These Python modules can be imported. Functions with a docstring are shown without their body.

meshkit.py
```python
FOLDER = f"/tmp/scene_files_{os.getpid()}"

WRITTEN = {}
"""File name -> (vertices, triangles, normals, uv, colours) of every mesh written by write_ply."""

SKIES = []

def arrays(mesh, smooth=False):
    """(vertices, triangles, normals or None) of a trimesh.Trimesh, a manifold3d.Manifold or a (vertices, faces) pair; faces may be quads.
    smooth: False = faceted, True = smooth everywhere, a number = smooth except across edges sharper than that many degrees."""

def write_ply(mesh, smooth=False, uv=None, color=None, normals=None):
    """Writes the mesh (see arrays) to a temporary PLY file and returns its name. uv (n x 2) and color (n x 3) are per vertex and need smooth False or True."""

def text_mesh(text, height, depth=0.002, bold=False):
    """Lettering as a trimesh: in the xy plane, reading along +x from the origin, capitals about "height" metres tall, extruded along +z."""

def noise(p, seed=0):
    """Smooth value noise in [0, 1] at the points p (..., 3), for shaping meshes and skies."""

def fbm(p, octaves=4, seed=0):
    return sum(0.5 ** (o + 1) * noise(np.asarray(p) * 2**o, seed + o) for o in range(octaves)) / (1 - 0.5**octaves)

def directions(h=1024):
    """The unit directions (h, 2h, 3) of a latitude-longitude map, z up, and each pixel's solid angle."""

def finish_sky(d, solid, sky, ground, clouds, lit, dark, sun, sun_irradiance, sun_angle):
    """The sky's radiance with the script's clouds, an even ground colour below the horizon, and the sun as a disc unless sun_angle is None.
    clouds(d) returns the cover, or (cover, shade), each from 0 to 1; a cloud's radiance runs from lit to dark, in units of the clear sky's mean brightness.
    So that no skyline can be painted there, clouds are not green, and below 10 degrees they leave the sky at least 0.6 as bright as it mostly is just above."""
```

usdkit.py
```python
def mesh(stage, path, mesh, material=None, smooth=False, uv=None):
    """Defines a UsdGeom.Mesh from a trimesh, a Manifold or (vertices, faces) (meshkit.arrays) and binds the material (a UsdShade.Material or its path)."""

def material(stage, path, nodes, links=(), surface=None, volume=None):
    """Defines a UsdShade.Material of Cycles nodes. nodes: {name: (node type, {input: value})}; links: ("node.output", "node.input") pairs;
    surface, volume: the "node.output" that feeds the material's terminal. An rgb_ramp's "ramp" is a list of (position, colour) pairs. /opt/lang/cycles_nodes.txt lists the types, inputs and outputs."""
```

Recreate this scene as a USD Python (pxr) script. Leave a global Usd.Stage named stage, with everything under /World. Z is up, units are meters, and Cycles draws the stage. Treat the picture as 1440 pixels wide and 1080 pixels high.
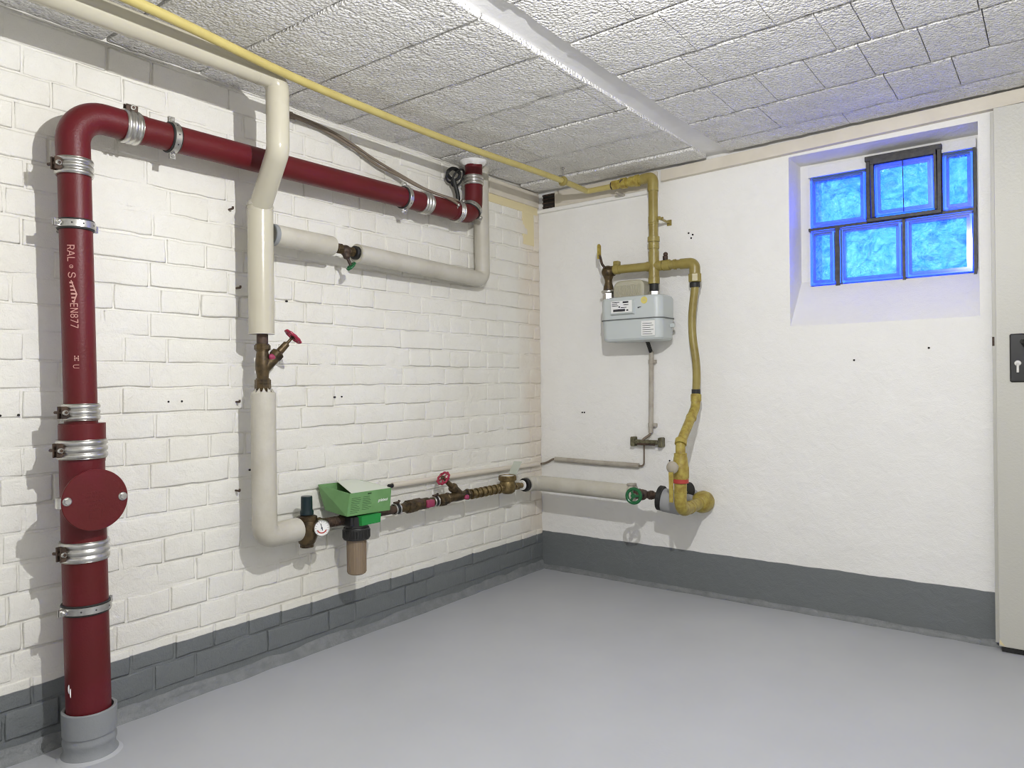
import math, random
import numpy as np, trimesh, usdkit, meshkit
from pxr import Usd, UsdGeom, UsdLux, UsdShade, Gf, Sdf
import manifold3d as m3

stage = Usd.Stage.CreateInMemory()
UsdGeom.SetStageUpAxis(stage, UsdGeom.Tokens.z)
UsdGeom.SetStageMetersPerUnit(stage, 1.0)
world = UsdGeom.Xform.Define(stage, '/World')
stage.SetDefaultPrim(world.GetPrim())
UsdGeom.Scope.Define(stage, '/World/Looks')
random.seed(7)
rng = np.random.default_rng(7)

# ------------------------------------------------------------------ camera, light, exposure
EYE = (2.2564, -3.2411, 1.0)
YAW, PITCH, ROLL = math.radians(127.118724), math.radians(-0.04015), math.radians(-0.66243)
cam = UsdGeom.Camera.Define(stage, '/World/camera')
_F = np.array([math.cos(YAW) * math.cos(PITCH), math.sin(YAW) * math.cos(PITCH), math.sin(PITCH)])
_R = np.cross(_F, [0, 0, 1]); _R /= np.linalg.norm(_R); _U = np.cross(_R, _F)
_R2 = _R * math.cos(ROLL) + _U * math.sin(ROLL); _U2 = -_R * math.sin(ROLL) + _U * math.cos(ROLL)
cam.AddTransformOp().Set(Gf.Matrix4d(*_R2, 0, *_U2, 0, *(-_F), 0, *EYE, 1))
cam.CreateHorizontalApertureAttr(36.0); cam.CreateVerticalApertureAttr(27.0)
cam.CreateFocalLengthAttr(36.0 * 1021.03 / 1440)
cam.CreateClippingRangeAttr(Gf.Vec2f(0.02, 200))
cam.CreateExposureAttr(1.80)

LAMP = (1.792, -2.221, 1.872)                      # the bare ceiling bulb, just above the frame
bulb = UsdLux.SphereLight.Define(stage, '/World/bulb_light')
bulb.CreateRadiusAttr(0.007)
bulb.CreateIntensityAttr(13200.0)
bulb.CreateColorAttr(Gf.Vec3f(1.0, 1.0, 1.005))
bulb.AddTranslateOp().Set(LAMP)

sky = UsdLux.DomeLight.Define(stage, '/World/sky')           # blue dusk outside, paler towards the horizon
sky.CreateIntensityAttr(1.0)
sky_mat = usdkit.material(stage, '/World/Looks/dusk_sky', {
    'g': ('geometry', {}), 'x': ('separate_xyz', {}), 'a': ('math', {'math_type': 'absolute'}),
    'r': ('rgb_ramp', {'ramp': [(0.0, (0.08, 0.43, 6.2)), (0.25, (0.058, 0.34, 5.6)), (1.0, (0.025, 0.15, 3.6))]}),
    'b': ('background_shader', {'strength': 1.0})},
    [('g.position', 'x.vector'), ('x.z', 'a.value1'), ('a.value', 'r.fac'), ('r.color', 'b.color')], surface='b.background')
UsdShade.MaterialBindingAPI.Apply(sky.GetPrim()).Bind(sky_mat)

# ------------------------------------------------------------------ helpers
used = {}


def numbered(parent, name):
    k = (str(parent), name); n = used.get(k, 0); used[k] = n + 1
    return name if n == 0 else f'{name}_{n:03d}'


def xf(name, loc=(0, 0, 0), parent='/World'):
    p = f'{parent}/{numbered(parent, name)}'
    x = UsdGeom.Xform.Define(stage, p)
    x.AddTranslateOp().Set(Gf.Vec3d(*map(float, loc)))
    base[p] = np.array(loc, float)
    return x.GetPrim()


base = {'/World': np.zeros(3)}


def thing(name, label, cat, loc=(0, 0, 0), group=None):
    o = xf(name, loc)
    o.SetCustomDataByKey('label', label); o.SetCustomDataByKey('category', cat)
    if group: o.SetCustomDataByKey('group', group)
    return o


def structure(name, loc=(0, 0, 0)):
    o = xf(name, loc); o.SetCustomDataByKey('kind', 'structure'); return o


def arr(mesh):
    if isinstance(mesh, tuple): return np.asarray(mesh[0], float), np.asarray(mesh[1], int)
    if hasattr(mesh, 'to_mesh'):
        m = mesh.to_mesh(); return np.array(m.vert_properties[:, :3], float), np.array(m.tri_verts, int)
    return np.array(mesh.vertices, float), np.array(mesh.faces, int)


def join(*ms):
    V, Fc, n = [], [], 0
    for m in ms:
        v, f = arr(m)
        if f.shape[1] == 4: f = np.vstack([f[:, [0, 1, 2]], f[:, [0, 2, 3]]])
        V.append(v); Fc.append(f + n); n += len(v)
    return np.vstack(V), np.vstack(Fc)


def part(name, mesh, mat, parent=None, smooth=35, label=None, kind=None):
    """One Mesh prim under a thing (or part); vertices are given in world coordinates."""
    pp = str(parent.GetPath()) if parent is not None else '/World'
    v, f = arr(mesh)
    if f.shape[1] == 4: f = np.vstack([f[:, [0, 1, 2]], f[:, [0, 2, 3]]])
    b = base.get(pp, np.zeros(3))
    p = f'{pp}/{numbered(pp, name)}'
    base[p] = b
    g = usdkit.mesh(stage, p, (v - b, f), mat, smooth=smooth)
    o = g.GetPrim()
    if label: o.SetCustomDataByKey('label', label)
    if kind: o.SetCustomDataByKey('kind', kind)
    return o


def unit(a):
    a = np.asarray(a, float); return a / np.linalg.norm(a)


def frame(axis):
    a = unit(axis); h = np.array([0, 0, 1.0]) if abs(a[2]) < 0.9 else np.array([1.0, 0, 0])
    x = unit(np.cross(h, a)); return x, np.cross(a, x), a


def fillet(pts, r, seg=8):
    """Round the corners of a polyline; r is one radius or one per inner point."""
    pts = [np.asarray(p, float) for p in pts]; out = [pts[0]]
    rs = [r] * (len(pts) - 2) if np.ndim(r) == 0 else r
    for i in range(1, len(pts) - 1):
        p, a, b = pts[i], unit(pts[i - 1] - pts[i]), unit(pts[i + 1] - pts[i])
        ang = math.acos(np.clip(a @ b, -1, 1))
        if rs[i - 1] <= 0 or abs(ang - math.pi) < 1e-3: out.append(p); continue
        t = min(rs[i - 1] / math.tan(ang / 2), 0.49 * np.linalg.norm(pts[i - 1] - p), 0.49 * np.linalg.norm(pts[i + 1] - p))
        rr = t * math.tan(ang / 2); c = p + unit(a + b) * rr / math.sin(ang / 2)
        u0, u1 = p + a * t - c, p + b * t - c
        w = math.acos(np.clip(unit(u0) @ unit(u1), -1, 1))
        for k in range(seg + 1):
            s = k / seg; out.append(c + (math.sin((1 - s) * w) * u0 + math.sin(s * w) * u1) / math.sin(w))
    out.append(pts[-1]); return np.array(out)


def smoothpath(pts, n=60):
    from scipy.interpolate import CubicSpline
    pts = np.asarray(pts, float)
    t = np.r_[0, np.cumsum(np.linalg.norm(np.diff(pts, axis=0), axis=1))]
    return CubicSpline(t, pts)(np.linspace(0, t[-1], n))


def tube(path, r, n=24, cap=True):
    path = np.asarray(path, float); k = len(path)
    r = np.full(k, r) if np.ndim(r) == 0 else np.asarray(r, float)
    tg = np.gradient(path, axis=0)
    tg[0] = path[1] - path[0]; tg[-1] = path[-1] - path[-2]
    tg /= np.linalg.norm(tg, axis=1, keepdims=True)
    x, y, _ = frame(tg[0]); V = []
    th = np.linspace(0, 2 * math.pi, n, endpoint=False)
    for i in range(k):
        x = unit(x - tg[i] * (x @ tg[i])); y = np.cross(tg[i], x)
        V.append(path[i] + r[i] * (np.cos(th)[:, None] * x + np.sin(th)[:, None] * y))
    V = np.vstack(V); Fc = []
    j = np.arange(n); jn = (j + 1) % n
    for i in range(k - 1):
        a, b = i * n, (i + 1) * n
        Fc += [np.stack([a + j, a + jn, b + jn], 1), np.stack([a + j, b + jn, b + j], 1)]
    if cap:
        V = np.vstack([V, path[0], path[-1]]); c0, c1 = k * n, k * n + 1; b = (k - 1) * n
        Fc += [np.stack([np.full(n, c0), jn, j], 1), np.stack([np.full(n, c1), b + j, b + jn], 1)]
    return V, np.vstack(Fc)


def rod(a, b, r, n=20): return tube([a, b], r, n)


def lathe(profile, origin, axis, n=36, phase=0.0):
    """Revolve (radius, height) pairs round an axis; closed at both ends when the radius there is 0."""
    x, y, a = frame(axis); o = np.asarray(origin, float)
    th = np.linspace(0, 2 * math.pi, n, endpoint=False) + phase
    ring = np.cos(th)[:, None] * x + np.sin(th)[:, None] * y
    V = np.vstack([o + a * h + max(r, 1e-5) * ring for r, h in profile]); Fc = []
    j = np.arange(n); jn = (j + 1) % n
    for i in range(len(profile) - 1):
        p, q = i * n, (i + 1) * n
        Fc += [np.stack([p + j, p + jn, q + jn], 1), np.stack([p + j, q + jn, q + j], 1)]
    return V, np.vstack(Fc)


def solid(r, h0, h1, origin, axis, n=36, ch=0.0015, phase=0.0):
    """A cylinder or hexagonal nut with chamfered rims."""
    return lathe([(0, h0), (r - ch, h0), (r, h0 + ch), (r, h1 - ch), (r - ch, h1), (0, h1)], origin, axis, n, phase)


def ringband(ri, ro, h0, h1, origin, axis, n=40, ch=0.001):
    return lathe([(ri, h0), (ro - ch, h0), (ro, h0 + ch), (ro, h1 - ch), (ro - ch, h1), (ri, h1), (ri, h0)], origin, axis, n)


def box(lo, hi, bev=0.0):
    lo, hi = np.asarray(lo, float), np.asarray(hi, float)
    if bev <= 0:
        b = trimesh.creation.box(hi - lo); b.apply_translation((lo + hi) / 2); return arr(b)
    P = []
    for s in np.ndindex(2, 2, 2):
        c = np.where(np.array(s) == 1, hi, lo); d = np.where(np.array(s) == 1, -bev, bev)
        for k in range(3):
            q = c + d; q[k] = c[k]; P.append(q)
    return arr(trimesh.convex.convex_hull(np.array(P)))


def obox(center, ax, ay, az, size, bev=0.0):
    v, f = box(-np.asarray(size) / 2, np.asarray(size) / 2, bev)
    return np.asarray(center) + v @ np.stack([unit(ax), unit(ay), unit(az)]), f


def hull(pts): return arr(trimesh.convex.convex_hull(np.asarray(pts, float)))


def ball(c, r, sub=2, scale=(1, 1, 1)):
    s = trimesh.creation.icosphere(sub, r); return np.asarray(s.vertices) * scale + c, np.asarray(s.faces)


def place(mesh, origin, ax, ay, az):
    v, f = arr(mesh); return np.asarray(origin, float) + v @ np.stack([unit(ax), unit(ay), unit(az)]), f


def noisy(mesh, amp, scale, seed=0):
    v, f = arr(mesh)
    d = np.stack([meshkit.fbm(v * scale, 3, seed + k) - 0.5 for k in range(3)], 1) * 2 * amp
    return v + d, f


# ------------------------------------------------------------------ materials
def lin(r, g, b):
    c = np.array([r, g, b]) / 255.0
    return tuple(np.where(c <= 0.04045, c / 12.92, ((c + 0.055) / 1.055) ** 2.4).round(4))


def mat(name, col, rough=0.5, metal=0.0, col2=None, scale=8.0, detail=5, bump=0.0, bscale=60.0, lo=0.40, hi=0.65, coat=0.0, extra=None):
    """Painted, plastic or metal surface: base colour, patches of a second colour, fine relief."""
    n = {'g': ('geometry', {}), 'p': ('principled_bsdf', {'base_color': col, 'roughness': rough, 'metallic': metal, 'coat_weight': coat})}
    l = []
    if col2 is not None:
        n['n'] = ('noise_texture', {'scale': scale, 'detail': detail, 'roughness': 0.6})
        n['r'] = ('rgb_ramp', {'ramp': [(lo, col), (hi, col2)]})
        l += [('g.position', 'n.vector'), ('n.fac', 'r.fac'), ('r.color', 'p.base_color')]
    if bump:
        n['bn'] = ('noise_texture', {'scale': bscale, 'detail': 4, 'roughness': 0.6})
        n['b'] = ('bump', {'strength': 0.6, 'distance': bump})
        l += [('g.position', 'bn.vector'), ('bn.fac', 'b.height'), ('b.normal', 'p.normal')]
    if extra: n['p'][1].update(extra)
    return usdkit.material(stage, '/World/Looks/' + name, n, l, surface='p.BSDF')


WHITE, WHITE2, DADO = (0.80, 0.785, 0.725), (0.73, 0.705, 0.63), (0.155, 0.168, 0.172)


def wall_mat(name, white, white2, level, plaster):
    """White paint above, grey paint below a hand-drawn line; brush relief."""
    n = {'g': ('geometry', {}), 'x': ('separate_xyz', {}),
         'wob': ('noise_texture', {'scale': 9.0, 'detail': 4}), 'wm': ('math', {'math_type': 'multiply_add', 'value2': 0.012, 'value3': -0.006}),
         'add': ('math', {'math_type': 'add'}),
         'edge': ('map_range', {'from_min': level - 0.0012, 'from_max': level + 0.0012, 'to_min': 0.0, 'to_max': 1.0, 'clamp': True}),
         'tn': ('noise_texture', {'scale': 2.2, 'detail': 6, 'roughness': 0.6}), 'tr': ('rgb_ramp', {'ramp': [(0.40, white), (0.75, white2)]}),
         'mix': ('mix_color', {'a': DADO}), 'gn': ('noise_texture', {'scale': 30, 'detail': 3}),
         'rr': ('map_range', {'from_min': 0, 'from_max': 1, 'to_min': 0.42, 'to_max': 0.62}),
         'b1': ('noise_texture', {'scale': 22.0 if plaster else 30.0, 'detail': 7, 'roughness': 0.66, 'distortion': 0.5}),
         'bm1': ('bump', {'strength': 0.6 if plaster else 0.6, 'distance': 0.007 if plaster else 0.009}),
         'b2': ('noise_texture', {'scale': 210.0, 'detail': 3, 'roughness': 0.5}), 'bm2': ('bump', {'strength': 0.6, 'distance': 0.0018}),
         'p': ('principled_bsdf', {'roughness': 0.5})}
    l = [('g.position', 'x.vector'), ('g.position', 'wob.vector'), ('wob.fac', 'wm.value1'), ('x.z', 'add.value1'), ('wm.value', 'add.value2'),
         ('add.value', 'edge.value'), ('g.position', 'tn.vector'), ('tn.fac', 'tr.fac'), ('tr.color', 'mix.b'), ('edge.result', 'mix.fac'),
         ('mix.result', 'p.base_color'), ('edge.result', 'rr.value'), ('rr.result', 'p.roughness'),
         ('g.position', 'b1.vector'), ('b1.fac', 'bm1.height'), ('g.position', 'b2.vector'), ('b2.fac', 'bm2.height'), ('bm1.normal', 'bm2.normal'),
         ('bm2.normal', 'p.normal')]
    n['b3'] = ('noise_texture', {'scale': 5.0, 'detail': 3}); n['bm3'] = ('bump', {'strength': 0.35, 'distance': 0.03 if plaster else 0.015})
    l += [('g.position', 'b3.vector'), ('b3.fac', 'bm3.height'), ('bm3.normal', 'bm1.normal')]
    if plaster:                           # chipped, patched plaster low down beside the corner
        n['cn'] = ('noise_texture', {'scale': 13.0, 'detail': 7, 'roughness': 0.65, 'distortion': 0.8}); n['cr'] = ('map_range', {'from_min': 0.50, 'from_max': 0.55, 'to_min': 0.0, 'to_max': 1.0, 'clamp': True})
        n['zm'] = ('map_range', {'from_min': 0.95, 'from_max': 0.75, 'to_min': 0.0, 'to_max': 1.0, 'clamp': True}); n['xm'] = ('map_range', {'from_min': 1.1, 'from_max': 0.7, 'to_min': 0.0, 'to_max': 1.0, 'clamp': True})
        n['mm'] = ('math', {'math_type': 'multiply'}); n['mh'] = ('math', {'math_type': 'multiply'}); n['bmc'] = ('bump', {'strength': 0.5, 'distance': 0.0018})
        l += [('g.position', 'cn.vector'), ('cn.fac', 'cr.value'), ('x.z', 'zm.value'), ('x.x', 'xm.value'), ('zm.result', 'mm.value1'), ('xm.result', 'mm.value2'), ('mm.value', 'mh.value1'), ('cr.result', 'mh.value2'), ('mh.value', 'bmc.height'), ('bm2.normal', 'bmc.normal'), ('bmc.normal', 'p.normal')]
        l.remove(('bm2.normal', 'p.normal'))
    if not plaster:                       # old unpainted, pinkish patch beside the corner
        n['sy'] = ('map_range', {'from_min': -0.30, 'from_max': -0.02, 'to_min': 0.0, 'to_max': 1.0, 'clamp': True}); n['sn'] = ('noise_texture', {'scale': 7.0, 'detail': 5})
        n['sm'] = ('math', {'math_type': 'multiply'}); n['sr'] = ('map_range', {'from_min': 0.12, 'from_max': 0.40, 'to_min': 0.0, 'to_max': 0.75, 'clamp': True}); n['smix'] = ('mix_color', {'b': (0.70, 0.62, 0.52)})
        l += [('x.y', 'sy.value'), ('g.position', 'sn.vector'), ('sy.result', 'sm.value1'), ('sn.fac', 'sm.value2'), ('sm.value', 'sr.value'), ('sr.result', 'smix.fac'), ('tr.color', 'smix.a'), ('smix.result', 'mix.b')]
        l.remove(('tr.color', 'mix.b'))
    return usdkit.material(stage, '/World/Looks/' + name, n, l, surface='p.BSDF')


M = {}
M['brick_paint'] = wall_mat('brick_paint', WHITE, WHITE2, 0.187, False)
M['plaster'] = wall_mat('plaster', (0.85, 0.84, 0.81), (0.81, 0.80, 0.765), 0.2, True)
M['floor'] = mat('floor_paint', (0.46, 0.47, 0.49), 0.48, col2=(0.43, 0.44, 0.46), scale=1.6, bump=0.0008, bscale=90)
M['cove'] = mat('cove_paint', (0.215, 0.225, 0.23), 0.5, bump=0.012, bscale=45, col2=(0.17, 0.18, 0.185), scale=20)
M['strip'] = mat('strip_paint', (0.84, 0.835, 0.825), 0.6, col2=(0.77, 0.765, 0.755), scale=6, bump=0.002, bscale=50)


def ceiling_mat():
    n = {'g': ('geometry', {}), 'tn': ('noise_texture', {'scale': 3.0, 'detail': 5}), 'tr': ('rgb_ramp', {'ramp': [(0.35, (0.88, 0.87, 0.84)), (0.7, (0.80, 0.785, 0.75))]}),
         'v': ('voronoi_texture', {'scale': 105.0, 'feature': 'smooth_f1', 'smoothness': 0.4}), 'b0': ('bump', {'strength': 0.8, 'distance': 0.012, 'invert': True}),
         'b1': ('noise_texture', {'scale': 75.0, 'detail': 4, 'roughness': 0.62}), 'bm1': ('bump', {'strength': 0.75, 'distance': 0.010}),
         'p': ('principled_bsdf', {'roughness': 0.75})}
    l = [('g.position', 'tn.vector'), ('tn.fac', 'tr.fac'), ('tr.color', 'p.base_color'), ('g.position', 'v.vector'), ('v.distance', 'b0.height'),
         ('g.position', 'b1.vector'), ('b1.fac', 'bm1.height'), ('b0.normal', 'bm1.normal'), ('bm1.normal', 'p.normal')]
    return usdkit.material(stage, '/World/Looks/ceiling_block', n, l, surface='p.BSDF')


M['ceil'] = ceiling_mat()
M['dark'] = mat('dark_gap', (0.02, 0.018, 0.016), 0.9)
M['red'] = mat('red_pipe_paint', lin(94, 19, 28), 0.42, col2=lin(88, 20, 20), scale=7, bump=0.0012, bscale=160, extra={'specular_ior_level': 0.35})
M['zinc'] = mat('zinc_steel', (0.62, 0.61, 0.58), 0.30, 1.0, col2=(0.48, 0.47, 0.45), scale=40)
M['rubber'] = mat('black_rubber', (0.012, 0.012, 0.012), 0.55)
M['hub'] = mat('hub_grey', (0.25, 0.262, 0.272), 0.5, bump=0.0015, bscale=70)
M['print'] = mat('print_pink', lin(196, 150, 140), 0.6)
M['jacket'] = mat('pipe_jacket', lin(190, 185, 166), 0.2, col2=lin(186, 180, 162), scale=5, bump=0.0008, bscale=40)
M['jacket_dull'] = mat('pipe_jacket_dull', lin(192, 188, 176), 0.5, col2=lin(182, 177, 163), scale=9, bump=0.002, bscale=50)
M['bronze'] = mat('aged_bronze', lin(92, 76, 50), 0.42, 0.5, col2=lin(52, 43, 30), scale=38, bump=0.001, bscale=150)
M['brass'] = mat('brass', lin(134, 116, 78), 0.38, 0.7, col2=lin(92, 78, 50), scale=40, bump=0.0008, bscale=140)
M['iron'] = mat('rusty_iron', lin(84, 66, 54), 0.6, 0.3, col2=lin(52, 42, 36), scale=45, bump=0.001, bscale=130)
M['wheel_red'] = mat('wheel_red', lin(150, 34, 62), 0.4)
M['tag_red'] = mat('tag_red', lin(146, 50, 82), 0.5)
M['wheel_green'] = mat('wheel_green', lin(20, 92, 50), 0.3)
M['cap_blue'] = mat('cap_blue', lin(6, 33, 39), 0.28)
M['black'] = mat('black_plastic', (0.014, 0.014, 0.014), 0.4)
M['green_clip'] = mat('green_clip', lin(34, 138, 62), 0.45)
M['cup'] = mat('brown_cup', lin(146, 128, 106), 0.2, extra={'transmission_weight': 0.12, 'ior': 1.45})
M['card'] = mat('green_card', lin(112, 156, 100), 0.6, col2=lin(104, 148, 92), scale=14)
M['card_top'] = mat('card_inside', lin(206, 212, 198), 0.7)
M['card_print'] = mat('card_print', lin(52, 84, 46), 0.7)
M['white'] = mat('white_print', (0.8, 0.8, 0.78), 0.6)
M['yellow'] = mat('gas_yellow', lin(150, 136, 74), 0.32, col2=lin(134, 118, 60), scale=14, bump=0.0012, bscale=120)
M['yellow_bright'] = mat('gas_yellow_bright', lin(172, 156, 74), 0.45, col2=lin(142, 120, 50), scale=42, bump=0.002, bscale=110)
M['yellow_pale'] = mat('gas_yellow_pale', lin(187, 173, 108), 0.4, col2=lin(178, 162, 98), scale=10)
M['meter'] = mat('meter_grey', lin(192, 198, 197), 0.38, bump=0.0004, bscale=120)
M['meter_seam'] = mat('seam_grey', lin(96, 100, 100), 0.5)
M['regulator'] = mat('regulator_beige', lin(176, 172, 152), 0.35, bump=0.0008, bscale=200)
M['sticker'] = mat('sticker_yellow', lin(214, 200, 110), 0.5)
M['ink'] = mat('ink', (0.03, 0.03, 0.035), 0.6)
M['conduit'] = mat('conduit_grey', lin(176, 170, 158), 0.5, col2=lin(160, 152, 140), scale=20)
M['cable'] = mat('cable_grey', lin(120, 108, 94), 0.6)
M['earth'] = mat('earth_bar', lin(120, 116, 92), 0.5, 0.4, col2=lin(86, 82, 62), scale=60)
M['wirepaint'] = mat('painted_wire', lin(208, 200, 186), 0.5)
M['door'] = mat('door_paint', (0.54, 0.53, 0.475), 0.42, bump=0.0015, bscale=120)
M['trim'] = mat('trim_paint', (0.68, 0.63, 0.535), 0.5, col2=(0.62, 0.57, 0.48), scale=5, bump=0.002, bscale=40)
M['boot'] = mat('boot_grey', lin(158, 158, 158), 0.55)
M['knob'] = mat('knob_grey', lin(166, 158, 142), 0.6)
M['ochre'] = mat('old_ochre_paint', lin(220, 207, 166), 0.6, bump=0.002, bscale=50)
M['red_tape'] = mat('red_tape', lin(176, 62, 54), 0.5)
M['lid'] = mat('clear_lid', lin(206, 212, 200), 0.25, extra={'transmission_weight': 0.35})
M['steel_black'] = mat('black_iron_frame', (0.028, 0.027, 0.03), 0.5, col2=(0.06, 0.055, 0.05), scale=50)
M['mortar'] = mat('window_mortar', (0.78, 0.775, 0.76), 0.7, bump=0.005, bscale=40)
M['concrete'] = mat('outer_concrete', (0.50, 0.51, 0.52), 0.85, col2=(0.40, 0.41, 0.42), scale=4, bump=0.004, bscale=30)


M['lawn'] = mat('lawn', (0.06, 0.075, 0.04), 0.9, col2=(0.04, 0.05, 0.03), scale=3)


def glass_mat(name, tint, fine, bend):
    """Pressed window glass: half of the light passes straight, half is bent by the pattern, with a sheen on top."""
    n = {'g': ('geometry', {}), 'no': ('noise_texture', {'scale': fine, 'detail': 3, 'roughness': 0.55, 'distortion': 1.2}),
         'b': ('bump', {'strength': 1.0, 'distance': 0.03}), 'rf': ('glass_bsdf', {'color': tint, 'roughness': 0.04, 'IOR': 1.35}),
         'tn': ('noise_texture', {'scale': 9.0, 'detail': 5, 'roughness': 0.55, 'distortion': 1.6}), 'tc': ('rgb_ramp', {'ramp': [(0.36, (0.50, 0.66, 0.80)), (0.47, tint), (0.55, (0.72, 0.84, 0.93)), (0.64, tint)]}), 'tr': ('transparent_bsdf', {'color': tint}), 'm1': ('mix_closure', {'fac': bend}),
         'gl': ('glossy_bsdf', {'roughness': 0.05, 'color': (1, 1, 1)}), 'm2': ('mix_closure', {'fac': 0.07})}
    l = [('g.position', 'no.vector'), ('no.fac', 'b.height'), ('b.normal', 'rf.normal'), ('b.normal', 'gl.normal'), ('g.position', 'tn.vector'), ('tn.fac', 'tc.fac'), ('tc.color', 'tr.color'), ('tr.BSDF', 'm1.closure1'), ('rf.BSDF', 'm1.closure2'),
         ('m1.closure', 'm2.closure1'), ('gl.BSDF', 'm2.closure2')]
    return usdkit.material(stage, '/World/Looks/' + name, n, l, surface='m2.closure')


M['glass'] = glass_mat('pressed_glass', (0.97, 0.985, 1.0), 26.0, 0.30)
M['glass_back'] = glass_mat('pressed_glass_back', (0.98, 0.99, 1.0), 18.0, 0.08)
M['glass_edge'] = mat('glass_edge', (0.30, 0.46, 0.62), 0.12, extra={'transmission_weight': 0.75, 'ior': 1.45})

# ------------------------------------------------------------------ the room shell
CZ = 2.03
XR, YF = 3.1, -4.5
fl = structure('floor')
part('slab', box((-0.3, YF - 0.1, -0.12), (XR + 0.1, 0.4, 0.0)), M['floor'], fl, smooth=False)


def side_wall(name, lo, hi, m):
    w = structure(name); part('masonry', box(lo, hi), m, w, smooth=False)


side_wall('wall_right', (XR, YF - 0.1, 0), (XR + 0.1, 0.4, 2.3), M['plaster'])
side_wall('wall_front', (-0.3, YF - 0.1, 0), (XR, YF, 2.3), M['plaster'])

# -- left wall: single bricks under thick paint, on a mortar bed
wl = structure('wall_left')
COURSE, Z0 = 0.0785, 1.0769
ny, nz = 300, 136
yy, zz = np.meshgrid(np.linspace(YF, 0.0, ny), np.linspace(0.0, 2.12, nz), indexing='ij')
P = np.stack([np.zeros_like(yy), yy, zz], -1)
P[..., 0] = -0.0026 + 0.0100 * (meshkit.fbm(P * 5.5, 2, 3) - 0.47) + 0.0050 * (meshkit.fbm(P * 22, 2, 13) - 0.5)
idx = np.arange(ny * nz).reshape(ny, nz)
q = np.stack([idx[:-1, :-1], idx[1:, :-1], idx[1:, 1:], idx[:-1, 1:]], -1).reshape(-1, 4)
bed = join((P.reshape(-1, 3), np.vstack([q[:, [0, 1, 2]], q[:, [0, 2, 3]]])), box((-0.3, YF, 0), (-0.02, 0.0, 2.3)))
part('mortar_bed', bed, M['brick_paint'], wl, smooth=40)


def brick(y0, y1, z0, z1, seed):
    """Front and rounded edges of one brick, proud of the mortar; slightly uneven."""
    r = np.random.default_rng(seed)
    e = 0.0026 + 0.0016 * r.random()
    nyb = 9 if y1 - y0 > 0.18 else 6
    ys = np.r_[y0, y0 + e * 0.35, np.linspace(y0 + e * 1.6, y1 - e * 1.6, nyb), y1 - e * 0.35, y1]
    zs = np.r_[z0, z0 + e * 0.35, np.linspace(z0 + e * 1.6, z1 - e * 1.6, 4), z1 - e * 0.35, z1]
    Y, Z = np.meshgrid(ys, zs, indexing='ij'); X = np.zeros_like(Y)
    proud = 0.0004 + 0.0042 * r.random() ** 1.3
    prof = {0: -0.011, 1: proud - 0.0024}
    a, b = Y.shape
    for i in range(a):
        for k in range(b):
            d = min(i, a - 1 - i, k, b - 1 - k); X[i, k] = prof.get(d, proud)
    S = np.stack([X, Y, Z], -1)
    S[..., 0] += 0.0022 * (meshkit.fbm(S * 30 + seed, 3, 5) - 0.5) + (Y - (y0 + y1) / 2) * r.normal(0, 0.006) + (Z - (z0 + z1) / 2) * r.normal(0, 0.014)
    S[..., 1] += 0.006 * (meshkit.fbm(S * 22 + 7 + seed, 2, 8) - 0.5)
    S[..., 2] += 0.007 * (meshkit.fbm(S * 22 + 3, 2, 9) - 0.5)
    ii = np.arange(a * b).reshape(a, b)
    q = np.stack([ii[:-1, :-1], ii[1:, :-1], ii[1:, 1:], ii[:-1, 1:]], -1).reshape(-1, 4)
    return S.reshape(-1, 3), np.vstack([q[:, [0, 1, 2]], q[:, [0, 2, 3]]])


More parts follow.
